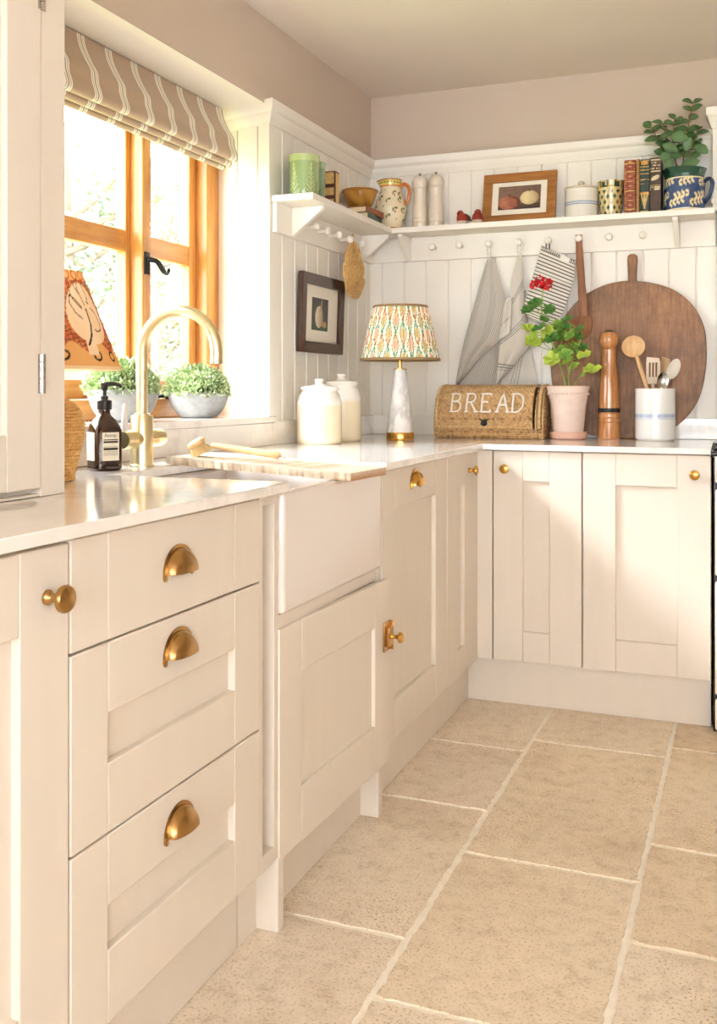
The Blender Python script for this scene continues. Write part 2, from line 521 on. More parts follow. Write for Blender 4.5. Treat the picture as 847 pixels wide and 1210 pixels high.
# tall side of the chimney-breast surround right of the shelf
mb = MB()
mb.box(1.391, 1.66, -0.065, 0.0, 1.764, 2.08)
mb.box(1.4085, 1.66, -0.065, 0.0, 0.995, 1.76)
mb.box(1.386, 1.66, -0.070, 0.0, 1.790, 1.812)
mb.sweep([(0.0, 2.07), (0.004, 2.07), (0.008, 2.085), (0.012, 2.095), (0.016, 2.112), (0.022, 2.118), (0.022, 2.148), (0.0, 2.148)],
         [(1.66, -0.065), (1.391, -0.065), (1.391, 0.0)])
mb.box(1.391, 1.66, -0.065, 0.0, 2.08, 2.148)
struct(mb, 'trim_7', M['panel'], bevel=0.002)

# ---------------------------------------------------------------- the window over the sink
win = thing('window_1', None, None, (-0.24, -0.885, 1.008)); tag(win, kind='structure')
def wb(name, boxes, m, bevel=0.004, parent=None):
    mb = MB()
    for b in boxes: mb.box(*b)
    return mb.build(name, m, parent or win, world=True, bevel=bevel)
FX0, FX1 = -0.33, -0.24
wb('frame', [(FX0, FX1, -0.958, -0.878, 1.008, 2.066), (FX0, FX1, -2.48, -2.40, 1.008, 2.066), (FX0, FX1, -1.352, -1.304, 1.05, 2.02)], M['oak'])
wb('frame', [(FX0, FX1+0.004, -2.40, -0.958, 1.008, 1.068), (FX0, FX1, -2.40, -0.958, 2.0, 2.066)], M['oakh'])
def sash(ya, yb, st, st2=None):
    st2 = st2 or st
    zz0, zz1 = 1.070, 1.998
    s = wb('sash', [(-0.325, -0.285, ya, ya+st, zz0, zz1), (-0.325, -0.285, yb-st2, yb, zz0, zz1)], M['oak'])
    wb('rail', [(-0.325, -0.285, ya+st, yb-st2, zz0, zz0+0.058), (-0.325, -0.285, ya+st, yb-st2, zz1-0.05, zz1),
                (-0.322, -0.288, ya+st, yb-st2, 1.528, 1.596)], M['oakh'], parent=s)
    for za, zb in ((zz0+0.05, 1.532), (1.592, zz1-0.04)):
        mb = MB(); mb.box(-0.307, -0.303, ya+st-0.006, yb-st2+0.006, za, zb); mb.build('pane', M['glass'], s, world=True)
sash(-1.302, -0.960, 0.042)
sash(-2.398, -1.354, 0.062, 0.022)
# casement fastener and stay
mb = MB(weld=True)
mb.box(-0.241, -0.236, -1.345, -1.318, 1.46, 1.53)
mb.tube(smoothline([(-0.236, -1.332, 1.506), (-0.222, -1.325, 1.505), (-0.214, -1.305, 1.498), (-0.212, -1.283, 1.478), (-0.213, -1.262, 1.468), (-0.214, -1.247, 1.474), (-0.214, -1.243, 1.486)], 5), [0.009]*18+[0.006]*13, 8)
mb.build('catch', M['iron'], win, world=True, bevel=0.001)
mb = MB(weld=True)
mb.tube(smoothline([(-0.236, -1.30, 1.072), (-0.228, -1.26, 1.078), (-0.226, -1.20, 1.08), (-0.228, -1.12, 1.078), (-0.226, -1.09, 1.088), (-0.228, -1.08, 1.075)], 6), 0.006, 8)
mb.box(-0.24, -0.225, -1.225, -1.195, 1.068, 1.076)
mb.build('stay', M['iron'], win, world=True)

# glazed frames for the two unseen openings added to bring in fill light
def fill_window(name, bx, axis, n, a0, a1, z0, z1):
    w = thing(name, None, None, (bx, (a0+a1)/2, z0) if axis == 'x' else ((a0+a1)/2, bx, z0)); tag(w, kind='structure')
    mb = MB(); gl_ = MB(); t = 0.06; st = (a1-a0)/n
    for i in range(n+1):
        c = a0+st*i
        lo, hi = max(a0, c-t/2), min(a1, c+t/2)
        if axis == 'x': mb.box(bx, bx+0.06, lo, hi, z0, z1)
        else: mb.box(lo, hi, bx-0.06, bx, z0, z1)
    for za, zb in ((z0, z0+t), (z1-t, z1)):
        if axis == 'x': mb.box(bx+0.001, bx+0.059, a0, a1, za, zb)
        else: mb.box(a0, a1, bx-0.059, bx-0.001, za, zb)
    if axis == 'x': gl_.box(bx+0.028, bx+0.032, a0, a1, z0, z1)
    else: gl_.box(a0, a1, bx-0.032, bx-0.028, z0, z1)
    mb.build('frame', M['reveal'], w, world=True, bevel=0.004); gl_.build('pane', M['glass'], w, world=True)
fill_window('fill_window_2', X1+0.1, 'x', 2, -5.8, -4.6, 0.95, 2.1)
fill_window('fill_window_3', Y0-0.1, 'y', 3, 0.7, 3.1, 0.7, 2.2)

# ---------------------------------------------------------------- cabinetry
def facing(axis, front):
    if axis == 'x': return lambda d, a, z: (front-d, a, z)
    return lambda d, a, z: (a, front+d, z)
def fbox(mb, P, d0, d1, a0, a1, z0, z1, m=None):
    p, q = P(d0, a0, z0), P(d1, a1, z1)
    mb.box(p[0], q[0], p[1], q[1], p[2], q[2], m)
def shaker(name, P, a0, a1, z0, z1, sl, sr, rb, rt, parent, th=0.022, rec=0.014):
    mb = MB()
    fbox(mb, P, 0, th, a0, a0+sl, z0, z1); fbox(mb, P, 0, th, a1-sr, a1, z0, z1)
    fbox(mb, P, 0, th, a0+sl, a1-sr, z0, z0+rb); fbox(mb, P, 0, th, a0+sl, a1-sr, z1-rt, z1)
    fbox(mb, P, rec, th-0.002, a0+sl-0.002, a1-sr+0.002, z0+rb-0.002, z1-rt+0.002)
    return mb.build(name, M['cab'], parent, world=True, bevel=0.0022)
def slab(name, P, a0, a1, z0, z1, sl, sr, parent, th=0.022):
    mb = MB()
    fbox(mb, P, 0, th, a0, a0+sl, z0, z1); fbox(mb, P, 0, th, a0+sl, a1-sr, z0, z1); fbox(mb, P, 0, th, a1-sr, a1, z0, z1)
    return mb.build(name, M['cab'], parent, world=True, bevel=0.0022)

def knob_mb(P, a, z, sc=1.0):
    mb = MB()
    prof = [(0, -0.0005), (0.0095, 0), (0.0095, 0.003), (0.006, 0.007), (0.0052, 0.013), (0.0062, 0.018), (0.012, 0.021), (0.0165, 0.024), (0.0172, 0.0275), (0.0155, 0.031), (0.010, 0.0335), (0, 0.0345)]
    prof = [(r*sc, d*sc) for r, d in prof]
    n = 28; N = len(prof)-1
    def fn(u, v):
        r, d = prof[int(round(v*N))]; t = 2*PI*u
        return P(-d, a+r*math.cos(t), z+r*math.sin(t))
    mb.weld = True; mb.grid(fn, n, N, None, True)
    return mb
def cup_mb(P, a, z):
    """bin-cup pull: quarter dome over a flat rim with two fixing lugs"""
    mb = MB(weld=True); A, D, H = 0.041, 0.026, 0.040
    n, k = 26, 12
    def dome(th_):
        def fn(u, v):
            t = PI*u; ph = v*PI/2
            ra = (A-th_); rh = H-th_; rd = D-th_
            s = math.sin(ph)**0.75; c = math.cos(ph)**0.8 if v < 1 else 0.0
            return P(-rd*s*(0.35+0.65*math.sin(t)**0.6), a+ra*math.cos(t)*(c*0.35+0.65 if v < 1 else 0.65), z-0.008+rh*math.sin(t)*c*0.9+0.0)
        return fn
    # outer shell and inner shell
    def shell(off):
        def fn(u, v):
            t = PI*u; ph = v*PI/2
            y = (A-off)*math.cos(t)
            hh = (H-off)*math.sin(t)
            # section: from wall (v=0) at height hh to lip (v=1) at height 0, bulging outwards
            zz = hh*math.cos(ph)
            dd = (D-off)*math.sin(ph)*(math.sin(t)**0.5 if 0 < u < 1 else 0)
            return P(-dd, a+y, z-0.010+zz)
        return fn
    mb.grid(shell(0), n, k); mb.grid(shell(0.002), n, k)
    o1, o2 = shell(0), shell(0.002)
    for i in range(n):
        mb.poly([o1(i/n, 1), o1((i+1)/n, 1), o2((i+1)/n, 1), o2(i/n, 1)])
    # flat rim on the drawer face, with lugs
    out = [(a+(A+0.005)*math.cos(PI*i/24), z-0.010+(H+0.005)*math.sin(PI*i/24)) for i in range(25)]
    inn = [(a+(A-0.003)*math.cos(PI*i/24), z-0.010+(H-0.003)*math.sin(PI*i/24)) for i in range(25)]
    for i in range(24):
        q = [out[i], out[i+1], inn[i+1], inn[i]]
        mb.prism(q, lambda p, d: P(-d, p[0], p[1]), 0.0, 0.003)
    for s in (-1, 1):
        q = [(a+s*A+0.0055*math.cos(2*PI*i/14), z-0.013+0.0085*math.sin(2*PI*i/14)) for i in range(14)]
        mb.prism(q, lambda p, d: P(-d, p[0], p[1]), 0.0, 0.0032)
        q = [(a+s*A+0.0028*math.cos(2*PI*i/10), z-0.014+0.0028*math.sin(2*PI*i/10)) for i in range(10)]
        mb.prism(q, lambda p, d: P(-d, p[0], p[1]), 0.003, 0.0046)
    return mb
FX = 0.64          # front of the left run
FY = -0.612        # front of the back run
PL = facing('x', FX); PB = facing('y', FY)
TOP, BOT = 0.886, 0.163

def carcass(parent, axis, a0, a1, m='cab', dback=0.02, z1=0.889):
    mb = MB()
    if axis == 'x': mb.box(0.03, FX-0.024, a0, a1, 0.15, z1)
    else: mb.box(a0, a1, FY+0.024, -0.03, 0.15, z1)
    return mb.build('carcass', M['cab'], parent, world=True, bevel=0.001)
def plinth(parent, axis, a0, a1):
    mb = MB()
    if axis == 'x': mb.box(0.05, 0.59, a0, a1, 0.001, 0.15)
    else: mb.box(a0, a1, -0.56, -0.05, 0.001, 0.15)
    return mb.build('plinth', M['cab'], parent, world=True, bevel=0.001)

# tall-door cupboard at the near end
cb_ = thing('base_cabinet', 'cream shaker base cupboard with brass mushroom knob, nearest the camera beside drawers', 'cabinet', (0.3, -3.2, 0.0))
carcass(cb_, 'x', -3.44, -2.834)
plinth(cb_, 'x', -3.44, -2.834)
d = shaker('door', PL, -3.435, -2.836, BOT, 0.881, 0.10, 0.10, 0.11, 0.11, cb_)
tag(knob_mb(PL, -2.882, 0.814, 1.12).build('knob', M['brass'], d, world=True), 'aged brass mushroom knob')
# drawer stack
dr = thing('drawer_cabinet', 'cream three-drawer base cabinet with three brass cup pulls', 'cabinet', (0.3, -2.55, 0.0))
carcass(dr, 'x', -2.833, -2.260); plinth(dr, "x", -2.833, -2.2605)
ya, yb = -2.832, -2.262
d = slab('drawer', PL, ya, yb, 0.724, 0.884, 0.087, 0.097, dr); cup_mb(PL, -2.553, 0.804).build('cup_handle', M['brass'], d, world=True)
d = shaker('drawer', PL, ya, yb, 0.4385, 0.7205, 0.087, 0.097, 0.103, 0.104, dr); cup_mb(PL, -2.553, 0.666).build('cup_handle', M['brass'], d, world=True)
d = shaker('drawer', PL, ya, yb, 0.156, 0.435, 0.087, 0.097, 0.108, 0.104, dr); cup_mb(PL, -2.550, 0.374).build('cup_handle', M['brass'], d, world=True)
# sink cabinet: fluted pilaster, end posts, rail, latched door
sk = thing('sink_cabinet', 'cream sink cupboard under the white sink with brass latched door and recessed pilaster', 'cabinet', (0.3, -1.9, 0.0))
mb = MB()
mb.box(0.60, 0.637, -2.256, -2.241, 0.15, 0.889); mb.box(0.60, 0.637, -2.192, -2.172, 0.15, 0.889)
mb.box(0.60, 0.637, -2.241, -2.192, 0.15, 0.180); mb.box(0.60, 0.637, -2.241, -2.192, 0.868, 0.889)
mb.box(0.570, 0.590, -2.243, -2.190, 0.175, 0.872)
for q_ in ((-2.256, -2.241), (-2.192, -2.172)): mb.box(0.575, 0.6005, q_[0], q_[1], 0.15, 0.889)
mb.build('pilaster', M['cab'], sk, world=True, bevel=0.0012)
mb = MB(); mb.box(0.05, 0.612, -2.172, -1.602, 0.15, 0.612); mb.box(0.05, 0.572, -2.256, -2.172, 0.15, 0.889); mb.box(0.05, 0.60, -1.602, -1.5775, 0.15, 0.889)
mb.build('carcass', M['cab'], sk, world=True)
mb = MB(); mb.box(0.60, 0.634, -2.172, -1.602, 0.610, 0.638); mb.build('rail', M['cab'], sk, world=True, bevel=0.001)
mb = MB(); mb.box(0.60, 0.637, -1.602, -1.5775, 0.15, 0.889); mb.build('stile', M['cab'], sk, world=True, bevel=0.001)
for yy in (-2.180, -1.604):
    mb = MB(); mb.box(0.54, 0.640, yy, yy+0.026, 0.001, 0.150); mb.build('leg', M['cab'], sk, world=True, bevel=0.0015)
mb = MB(); mb.box(0.05, 0.59, -2.256, -1.580, 0.001, 0.15); mb.build('plinth', M['cab'], sk, world=True)
PS = facing('x', 0.6405)
d = shaker('door', PS, -2.174, -1.5785, 0.143, 0.611, 0.10, 0.092, 0.115, 0.108, sk, th=0.016, rec=0.010); sdoor = d
lt = MB()
fbox(lt, PS, -0.004, 0.0, -1.620, -1.579, 0.430, 0.505); fbox(lt, PS, -0.013, -0.004, -1.610, -1.579, 0.442, 0.490)
fbox(lt, PS, -0.012, 0.014, -1.5795, -1.577, 0.430, 0.505)
o = lt.build('latch', M['brass'], d, world=True, bevel=0.001); tag(o, 'brass cupboard latch')
l2 = MB(); pr = [(0, 0.011), (0.0075, 0.0125), (0.0055, 0.016), (0.0045, 0.026), (0.007, 0.031), (0.0135, 0.034), (0.0145, 0.038), (0.011, 0.043), (0, 0.0445)]
l2.weld = True
l2.grid(lambda u, v: PS(-pr[int(round(v*8))][1], -1.594+pr[int(round(v*8))][0]*math.cos(2*PI*u), 0.466+pr[int(round(v*8))][0]*math.sin(2*PI*u)), 24, 8, None, True)
lk = l2.build('latch_knob', M['pbrass'], d, world=True)
for o_ in (sdoor, o, lk):            # the door stands very slightly ajar at its latch side
    for v in o_.data.vertices: v.co.x += 0.019*(v.co.y-1.9+2.174)/0.6
# integrated dishwasher front
dw = thing('dishwasher_cabinet', 'cream panelled appliance door with brass cup pull, right of the sink', 'cabinet', (0.3, -1.29, 0.0))
carcass(dw, 'x', -1.576, -0.990); plinth(dw, "x", -1.5755, -0.990)
d = shaker('door', PL, -1.575, -0.992, BOT, TOP, 0.098, 0.118, 0.104, 0.105, dw)
cup_mb(PL, -1.306, 0.838).build('cup_handle', M['pbrass'], d, world=True)
# narrow corner cupboard
cn_ = thing('corner_cabinet', 'narrow cream corner cupboard with slim recessed panel and brass knob', 'cabinet', (0.3, -0.8, 0.0))
carcass(cn_, 'x', -0.988, -0.613); plinth(cn_, 'x', -0.989, -0.561)
d = shaker('door', PL, -0.988, -0.690, BOT, TOP, 0.115, 0.10, 0.086, 0.105, cn_)
knob_mb(PL, -0.735, 0.826, 0.95).build('knob', M['pbrass'], d, world=True)
mb = MB(); mb.box(0.612, 0.690, FY, FY+0.02, 0.163, 0.887); mb.box(0.612, 0.638, -0.688, FY, 0.163, 0.887)
mb.build('corner_post', M['cab'], cn_, world=True, bevel=0.001)
# back run: double cupboard
bk = thing('double_cabinet', 'cream double-door cupboard on the back wall, two brass knobs at outer edges', 'cabinet', (1.05, -0.3, 0.0))
carcass(bk, 'y', 0.69, 1.406); plinth(bk, 'y', 0.575, 1.404)
mb = MB(); mb.box(0.03, 0.69, -0.58, -0.03, 0.16, 0.60)
d = shaker('door', PB, 0.694, 0.996, BOT, TOP, 0.103, 0.108, 0.104, 0.103, bk)
knob_mb(PB, 0.738, 0.826, 0.95).build('knob', M['pbrass'], d, world=True)
d = shaker('door', PB, 1.001, 1.405, BOT, TOP, 0.107, 0.103, 0.104, 0.106, bk)
knob_mb(PB, 1.357, 0.824, 0.95).build('knob', M['pbrass'], d, world=True)

# worktop: one L with a notch for the sink, plus upstands
wt = MB()
SY0, SY1, SXB = -2.168, -1.604, 0.215
def slabz(pts, z0, z1): wt.prism(pts, lambda p, z: (p[0], p[1], z), z0, z1)
outline = [(0.0, -3.45), (0.662, -3.45), (0.662, SY0), (SXB, SY0), (SXB, SY1), (0.662, SY1), (0.662, -0.635), (1.408, -0.635), (1.408, 0.0), (0.0, 0.0)]
slabz(outline, 0.89, 0.91)
wt.build('worktop', M['quartz'], loc=(0.0, 0.0, 0.89), world=True, bevel=0.0018)
tag(bpy.data.objects['worktop'], 'pale polished quartz worktop running round the corner above the cream cabinets', 'worktop')
mb = MB()
mb.box(0.0, 0.02, WY1+0.002, -0.0005, 0.9105, 0.99); mb.box(0.0, 0.02, -2.50, WY1+0.002, 0.9105, 0.9855); mb.box(0.02, 1.408, -0.02, 0.0, 0.9105, 0.99)
mb.build('worktop_upstand', M['quartz'], loc=(0.0, 0.0, 0.9105), world=True, bevel=0.0015)
tag(bpy.data.objects['worktop_upstand'], 'low white quartz upstand along the wall behind the worktop', 'upstand')

# belfast sink
sx0, sx1, sy0, sy1, sz0, sz1 = 0.19, 0.648, -2.170, -1.603, 0.640, 0.8893
mb = MB()
w = 0.028
O = [(sx0, sy0), (sx1, sy0), (sx1, sy1), (sx0, sy1)]
I = [(sx0+w, sy0+w), (sx1-w, sy0+w), (sx1-w, sy1-w), (sx0+w, sy1-w)]
I2 = [(sx0+w+.02, sy0+w+.02), (sx1-w-.02, sy0+w+.02), (sx1-w-.02, sy1-w-.02), (sx0+w+.02, sy1-w-.02)]
ob = [mb.vert((*p, sz0)) for p in O]; ot = [mb.vert((*p, sz1)) for p in O]; it = [mb.vert((*p, sz1)) for p in I]; ib = [mb.vert((*p, sz0+0.03)) for p in I2]
for i in range(4):
    j = (i+1) % 4
    mb.face((ob[i], ob[j], ot[j], ot[i])); mb.face((ot[i], ot[j], it[j], it[i])); mb.face((it[i], it[j], ib[j], ib[i]))
mb.face(ob[::-1]); mb.face(ib)
sink = mb.build('butler_sink', M['sink'], loc=(0.4, -1.886, 0.64), world=True, bevel=0.009, seg=3)
tag(sink, 'white glazed butler sink with deep plain front, set into the worktop', 'sink')
mb = MB(); mb.lathe([(0, 0.003), (0.03, 0.003), (0.034, 0.0015), (0.036, 0.0)], 24, (0.42, -1.886, 0.6702)); mb.build('waste', M['steel'], sink, world=True)

# wall cupboard standing on the worktop at the left edge
uc = thing('dresser_cabinet', 'tall cream cupboard standing on the worktop at the left, steel butt hinges', 'cabinet', (0.19, -2.85, 0.9105))
mb = MB()
mb.box(0.03, 0.363, -3.42, -2.522, 0.911, 2.30)
mb.build('carcass', M['cab'], uc, world=True, bevel=0.001)
mb = MB(); mb.box(0.362, 0.384, -2.583, -2.52, 0.9108, 2.30); mb.box(0.362, 0.384, -3.42, -3.36, 0.9108, 2.30); mb.box(0.362, 0.380, -3.36, -2.585, 0.9108, 0.916)
mb.build('face_frame', M['cab'], uc, world=True, bevel=0.0012)
d = shaker('door', facing('x', 0.386), -3.355, -2.586, 0.925, 2.28, 0.085, 0.085, 0.095, 0.095, uc, th=0.02, rec=0.011)
for hz in (1.123, 1.786):
    mb = MB(weld=True)
    mb.box(0.3845, 0.3868, -2.594, -2.575, hz-0.034, hz+0.034)
    for q in range(5):
        mb.tube([(0.388, -2.5845, hz-0.034+q*0.0138), (0.388, -2.5845, hz-0.034+q*0.0138+0.0126)], 0.0034, 10)
    mb.build('hinge', M['steel'], d, world=True)

# ---------------------------------------------------------------- corner shelf with pegs
SH = 1.762
sh = thing('peg_shelf', 'white painted corner shelf on triangular brackets with a rail of round pegs', 'shelf', (0.0, 0.0, 1.635))
mb = MB(); mb.prism([(0.002, -0.943), (0.157, -0.943), (0.157, -0.157), (0.002, -0.002)], lambda p, z: (p[0], p[1], z), SH-0.022, SH)
mb.build('shelf_board', M['panel'], sh, world=True, bevel=0.0015)
mb = MB(); mb.prism([(0.0028, -0.002), (0.1578, -0.157), (1.402, -0.157), (1.402, -0.002)], lambda p, z: (p[0], p[1], z), SH-0.022, SH)
mb.build('shelf_board', M['panel'], sh, world=True, bevel=0.0015)
mb = MB(); mb.box(0.0015, 0.02, -0.938, -0.0015, 1.638, SH-0.0225); mb.build('apron', M['panel'], sh, world=True, bevel=0.0015)
mb = MB(); mb.box(0.0205, 1.400, -0.02, -0.0015, 1.640, SH-0.0225); mb.build('apron', M['panel'], sh, world=True, bevel=0.0015)
def bracket(axis, a):
    q = [(0.0205, 1.640), (0.0205, SH-0.0225), (0.138, SH-0.0225), (0.138, SH-0.034), (0.026, 1.640)]
    mb = MB()
    if axis == 'x': mb.prism(q, lambda p, y: (p[0], y, p[1]), a-0.010, a+0.010)
    else: mb.prism(q, lambda p, x: (x, -p[0], p[1]), a-0.010, a+0.010)
    mb.build('bracket', M['panel'], sh, world=True, bevel=0.0015)
bracket('x', -0.812); bracket('x', -0.135); bracket('y', 0.184); bracket('y', 1.264)
def peg(p, axis):
    mb = MB()
    pr = [(0.0075, -0.002), (0.0065, 0.012), (0.0062, 0.028), (0.008, 0.031), (0.0128, 0.036), (0.0145, 0.043), (0.012, 0.050), (0.006, 0.0535), (0, 0.0545)]
    R_ = Matrix.Rotation(PI/2, 3, 'Y') if axis == 'x' else Matrix.Rotation(PI/2, 3, 'X')
    mb.lathe(pr, 18, p, T=R_)
    mb.build('peg', M['panel'], sh, world=True)
for x in (0.299, 0.415, 0.537, 0.659, 0.778, 0.898, 1.015, 1.140): peg((x, -0.02, 1.690), 'y')
for y in (-0.700, -0.597, -0.487, -0.376, -0.255): peg((0.02, y, 1.690), 'x')

# ---------------------------------------------------------------- builders for the small things
def rev(mb, prof, n=48, o=(0, 0, 0), cf=None, sub=1, smooth=0, T=None, disp=None, m=None):
    """revolve (r, z); cf(angle, r, z) gives a colour, disp(angle, z, k) an outward offset"""
    if smooth:
        prof = [tuple(p) for p in smoothline(prof, smooth)]
    pr = []
    for a in range(len(prof)-1):
        for t in range(sub):
            k_ = t/sub
            pr.append((prof[a][0]*(1-k_)+prof[a+1][0]*k_, prof[a][1]*(1-k_)+prof[a+1][1]*k_))
    pr.append(prof[-1]); N = len(pr)-1
    def fn(u, v):
        kk = int(round(v*N)); r, z = pr[kk]; a = 2*PI*u
        if disp and r > 1e-5: r += disp(a, z, kk)
        p = Vector((r*math.cos(a), r*math.sin(a), z))
        if T: p = T @ p
        return (p.x+o[0], p.y+o[1], p.z+o[2])
    mb.weld = True
    mb.grid(fn, n, N, (lambda u, v: cf(2*PI*u, *pr[int(round(v*N))])) if cf else None, True, m)

def one(mb, name, mats, label, cat, loc, group=None, **kw):
    return tag(mb.build(name, mats, loc=loc, world=True, **kw), label, cat, group)

def wrap(a):
    return (a+PI) % (2*PI)-PI

def seg_dist(p, a, b):
    ax, ay = a; bx, by = b; px, py = p
    dx, dy = bx-ax, by-ay; L = dx*dx+dy*dy
    t = max(0, min(1, ((px-ax)*dx+(py-ay)*dy)/L)) if L > 0 else 0
    return math.hypot(px-ax-t*dx, py-ay-t*dy)
def line_dist(p, pts):
    return min(seg_dist(p, pts[i], pts[i+1]) for i in range(len(pts)-1))

def leaf(mb, base, d, nrm, L, Wd, c1, c2, n=6, curl=0.25, scallop=0):
    """pointed oval leaf, folded along its midrib"""
    d = Vector(d).normalized(); nrm = Vector(nrm); s = d.cross(nrm)
    s = s.normalized() if s.length > 1e-6 else d.orthogonal().normalized()
    nn = s.cross(d).normalized(); base = Vector(base)
    rows = []
    for i in range(n+1):
        t = i/n
        w = Wd*0.5*(math.sin(PI*min(1, t*0.96+0.02))**0.75)
        c = base+d*(L*t)-nn*(curl*L*t*t)
        col = mixc(c1, c2, t)
        rows.append([mb.vert(c-s*w+nn*w*0.25, col), mb.vert(c, mixc(col, (0.6, 0.75, 0.4), 0.12)), mb.vert(c+s*w+nn*w*0.25, col)])
    for i in range(n):
        for k_ in range(2):
            mb.face((rows[i][k_], rows[i][k_+1], rows[i+1][k_+1], rows[i+1][k_]))

def round_leaf(mb, c, nrm, R, col, edge, seed=0, up=(0, 0, 1)):
    """scalloped, cupped pelargonium leaf"""
    rr = random.Random(seed); nrm = Vector(nrm).normalized()
    a_ = nrm.cross(Vector(up)); a_ = a_.normalized() if a_.length > 1e-4 else nrm.orthogonal().normalized()
    b_ = nrm.cross(a_).normalized(); c = Vector(c)
    n = 40; rings = []
    ph = rr.uniform(0, 6); gap = rr.uniform(0, 2*PI)
    for j, f in enumerate((0.0, 0.35, 0.7, 1.0)):
        row = []
        for i in range(n):
            t = 2*PI*i/n
            notch = 1-0.55*math.exp(-(wrap(t-gap)/0.22)**2)
            r = R*f*(1+0.09*math.cos(7*t+ph)*f+0.03*math.cos(21*t)*f)*(notch if j else 1)
            h = R*(0.26*f*f+0.10*f*math.sin(5*t+ph))
            p = c+a_*(r*math.cos(t))+b_*(r*math.sin(t))+nrm*h
            row.append(mb.vert(p, mixc(col, edge, f**2)))
        rings.append(row)
    for j in range(3):
        for i in range(n):
            i2 = (i+1) % n
            mb.face((rings[j][i], rings[j][i2], rings[j+1][i2], rings[j+1][i]))

# ---------------------------------------------------------------- roman blind
bl = thing('roman_blind', 'taupe roman blind with triple white stripes, drawn up over the window', 'blind', (-0.15, -1.70, 2.064))
TAUPE, TPALE = lin((176, 152, 128)), lin((244, 238, 226))
SAGE = lin((150, 140, 118))
def blind_col(y):
    k_ = (y+1.012) % 0.1245
    if k_ > 0.0622: k_ -= 0.1245
    a = abs(k_)
    if a > 0.019: return TAUPE
    if a < 0.0022: return SAGE
    if a < 0.0075: return TPALE
    if a < 0.0105: return SAGE
    if a < 0.0165: return TPALE
    return TAUPE
BY0, BY1 = -2.36, -0.985
def cloth_strip(prof, name, par, wob=0.002, ny=520):
    P = smoothline([(a, 0, b) for a, b in prof], 5)
    n = len(P)-1
    mb = MB()
    def fn(u, v):
        p = P[int(round(v*n))]; y = BY0+(BY1-BY0)*u
        return (p.x+wob*math.sin(y*9+v*4)*v, y, p.z-0.004*math.sin((y+0.2)*2.2)*v)
    mb.grid(fn, ny, n, lambda u, v: blind_col(BY0+(BY1-BY0)*u))
    return mb.build(name, M['cloth'], par, world=True, solid=0.002)
cloth_strip([(-0.166, 2.062), (-0.164, 2.045), (-0.156, 2.02), (-0.138, 1.985), (-0.120, 1.955), (-0.116, 1.925), (-0.106, 1.895), (-0.108, 1.880), (-0.120, 1.874), (-0.130, 1.882)], 'blind_panel', bl)
cloth_strip([(-0.150, 1.93), (-0.132, 1.885), (-0.128, 1.870), (-0.136, 1.860), (-0.147, 1.864), (-0.150, 1.878)], 'blind_fold', bl, 0.0015)
cloth_strip([(-0.172, 1.93), (-0.158, 1.875), (-0.153, 1.861), (-0.160, 1.852), (-0.170, 1.855), (-0.174, 1.870)], 'blind_fold', bl, 0.0015)
mb = MB(); mb.box(-0.20, -0.168, BY0, BY1, 2.035, 2.0645); mb.build('headrail', M['frame_d'], bl, world=True, bevel=0.002)

# ---------------------------------------------------------------- mixer tap
tp = thing('kitchen_tap', 'brushed gold mixer tap with tall swan-neck spout behind the sink', 'tap', (0.145, -1.926, 0.9105))
tx, ty = 0.145, -1.926
mb = MB(); rev(mb, [(0, 0.9105), (0.0295, 0.9105), (0.0295, 0.9145), (0.0275, 0.916), (0.0272, 1.030), (0.0255, 1.034), (0.0, 1.034)], 36, (tx, ty, 0)); mb.build('body', M['gold'], tp, world=True)
mb = MB(); rev(mb, [(0.0, 1.033), (0.0195, 1.033), (0.0195, 1.0385), (0.014, 1.040)], 30, (tx, ty, 0))
path = [(tx, ty, 1.034), (tx, ty, 1.09), (tx, ty, 1.15), (tx, ty, 1.180)]
R0 = 0.104
for i in range(1, 31):
    a = PI-(PI*1.03)*i/30
    path.append((tx+R0+R0*math.cos(a), ty+0.0*i, 1.182+R0*math.sin(a)))
e = Vector(path[-1]); dd = (e-Vector(path[-2])).normalized()
path.append(tuple(e+dd*0.012))
mb.tube(path, 0.0138, 20)
mb.tube([e+dd*0.006, e+dd*0.014], 0.0148, 20)
mb.build('spout', M['gold'], tp, world=True)
for s in (-1, 1):
    mb = MB()
    T_ = Matrix.Rotation(-s*PI/2, 3, 'X')
    rev(mb, [(0, 0.0), (0.019, 0.0), (0.019, 0.038), (0.0215, 0.042), (0.0222, 0.046), (0.0222, 0.078), (0.0205, 0.082), (0, 0.083)], 30, (tx, ty, 0.977), T=T_)
    h = mb.build('handle', M['gold'], tp, world=True)
    if s < 0:
        mb = MB(weld=True)
        mb.tube([(tx-0.001, ty-0.064, 0.992), (tx-0.003, ty-0.068, 1.005), (tx-0.001, ty-0.070, 1.035), (tx+0.002, ty-0.072, 1.058), (tx+0.0025, ty-0.0725, 1.064)], [0.007, 0.0085, 0.0075, 0.0065, 0.004], 14)
        tag(mb.build('lever', M['white'], h, world=True), 'white ceramic lever')

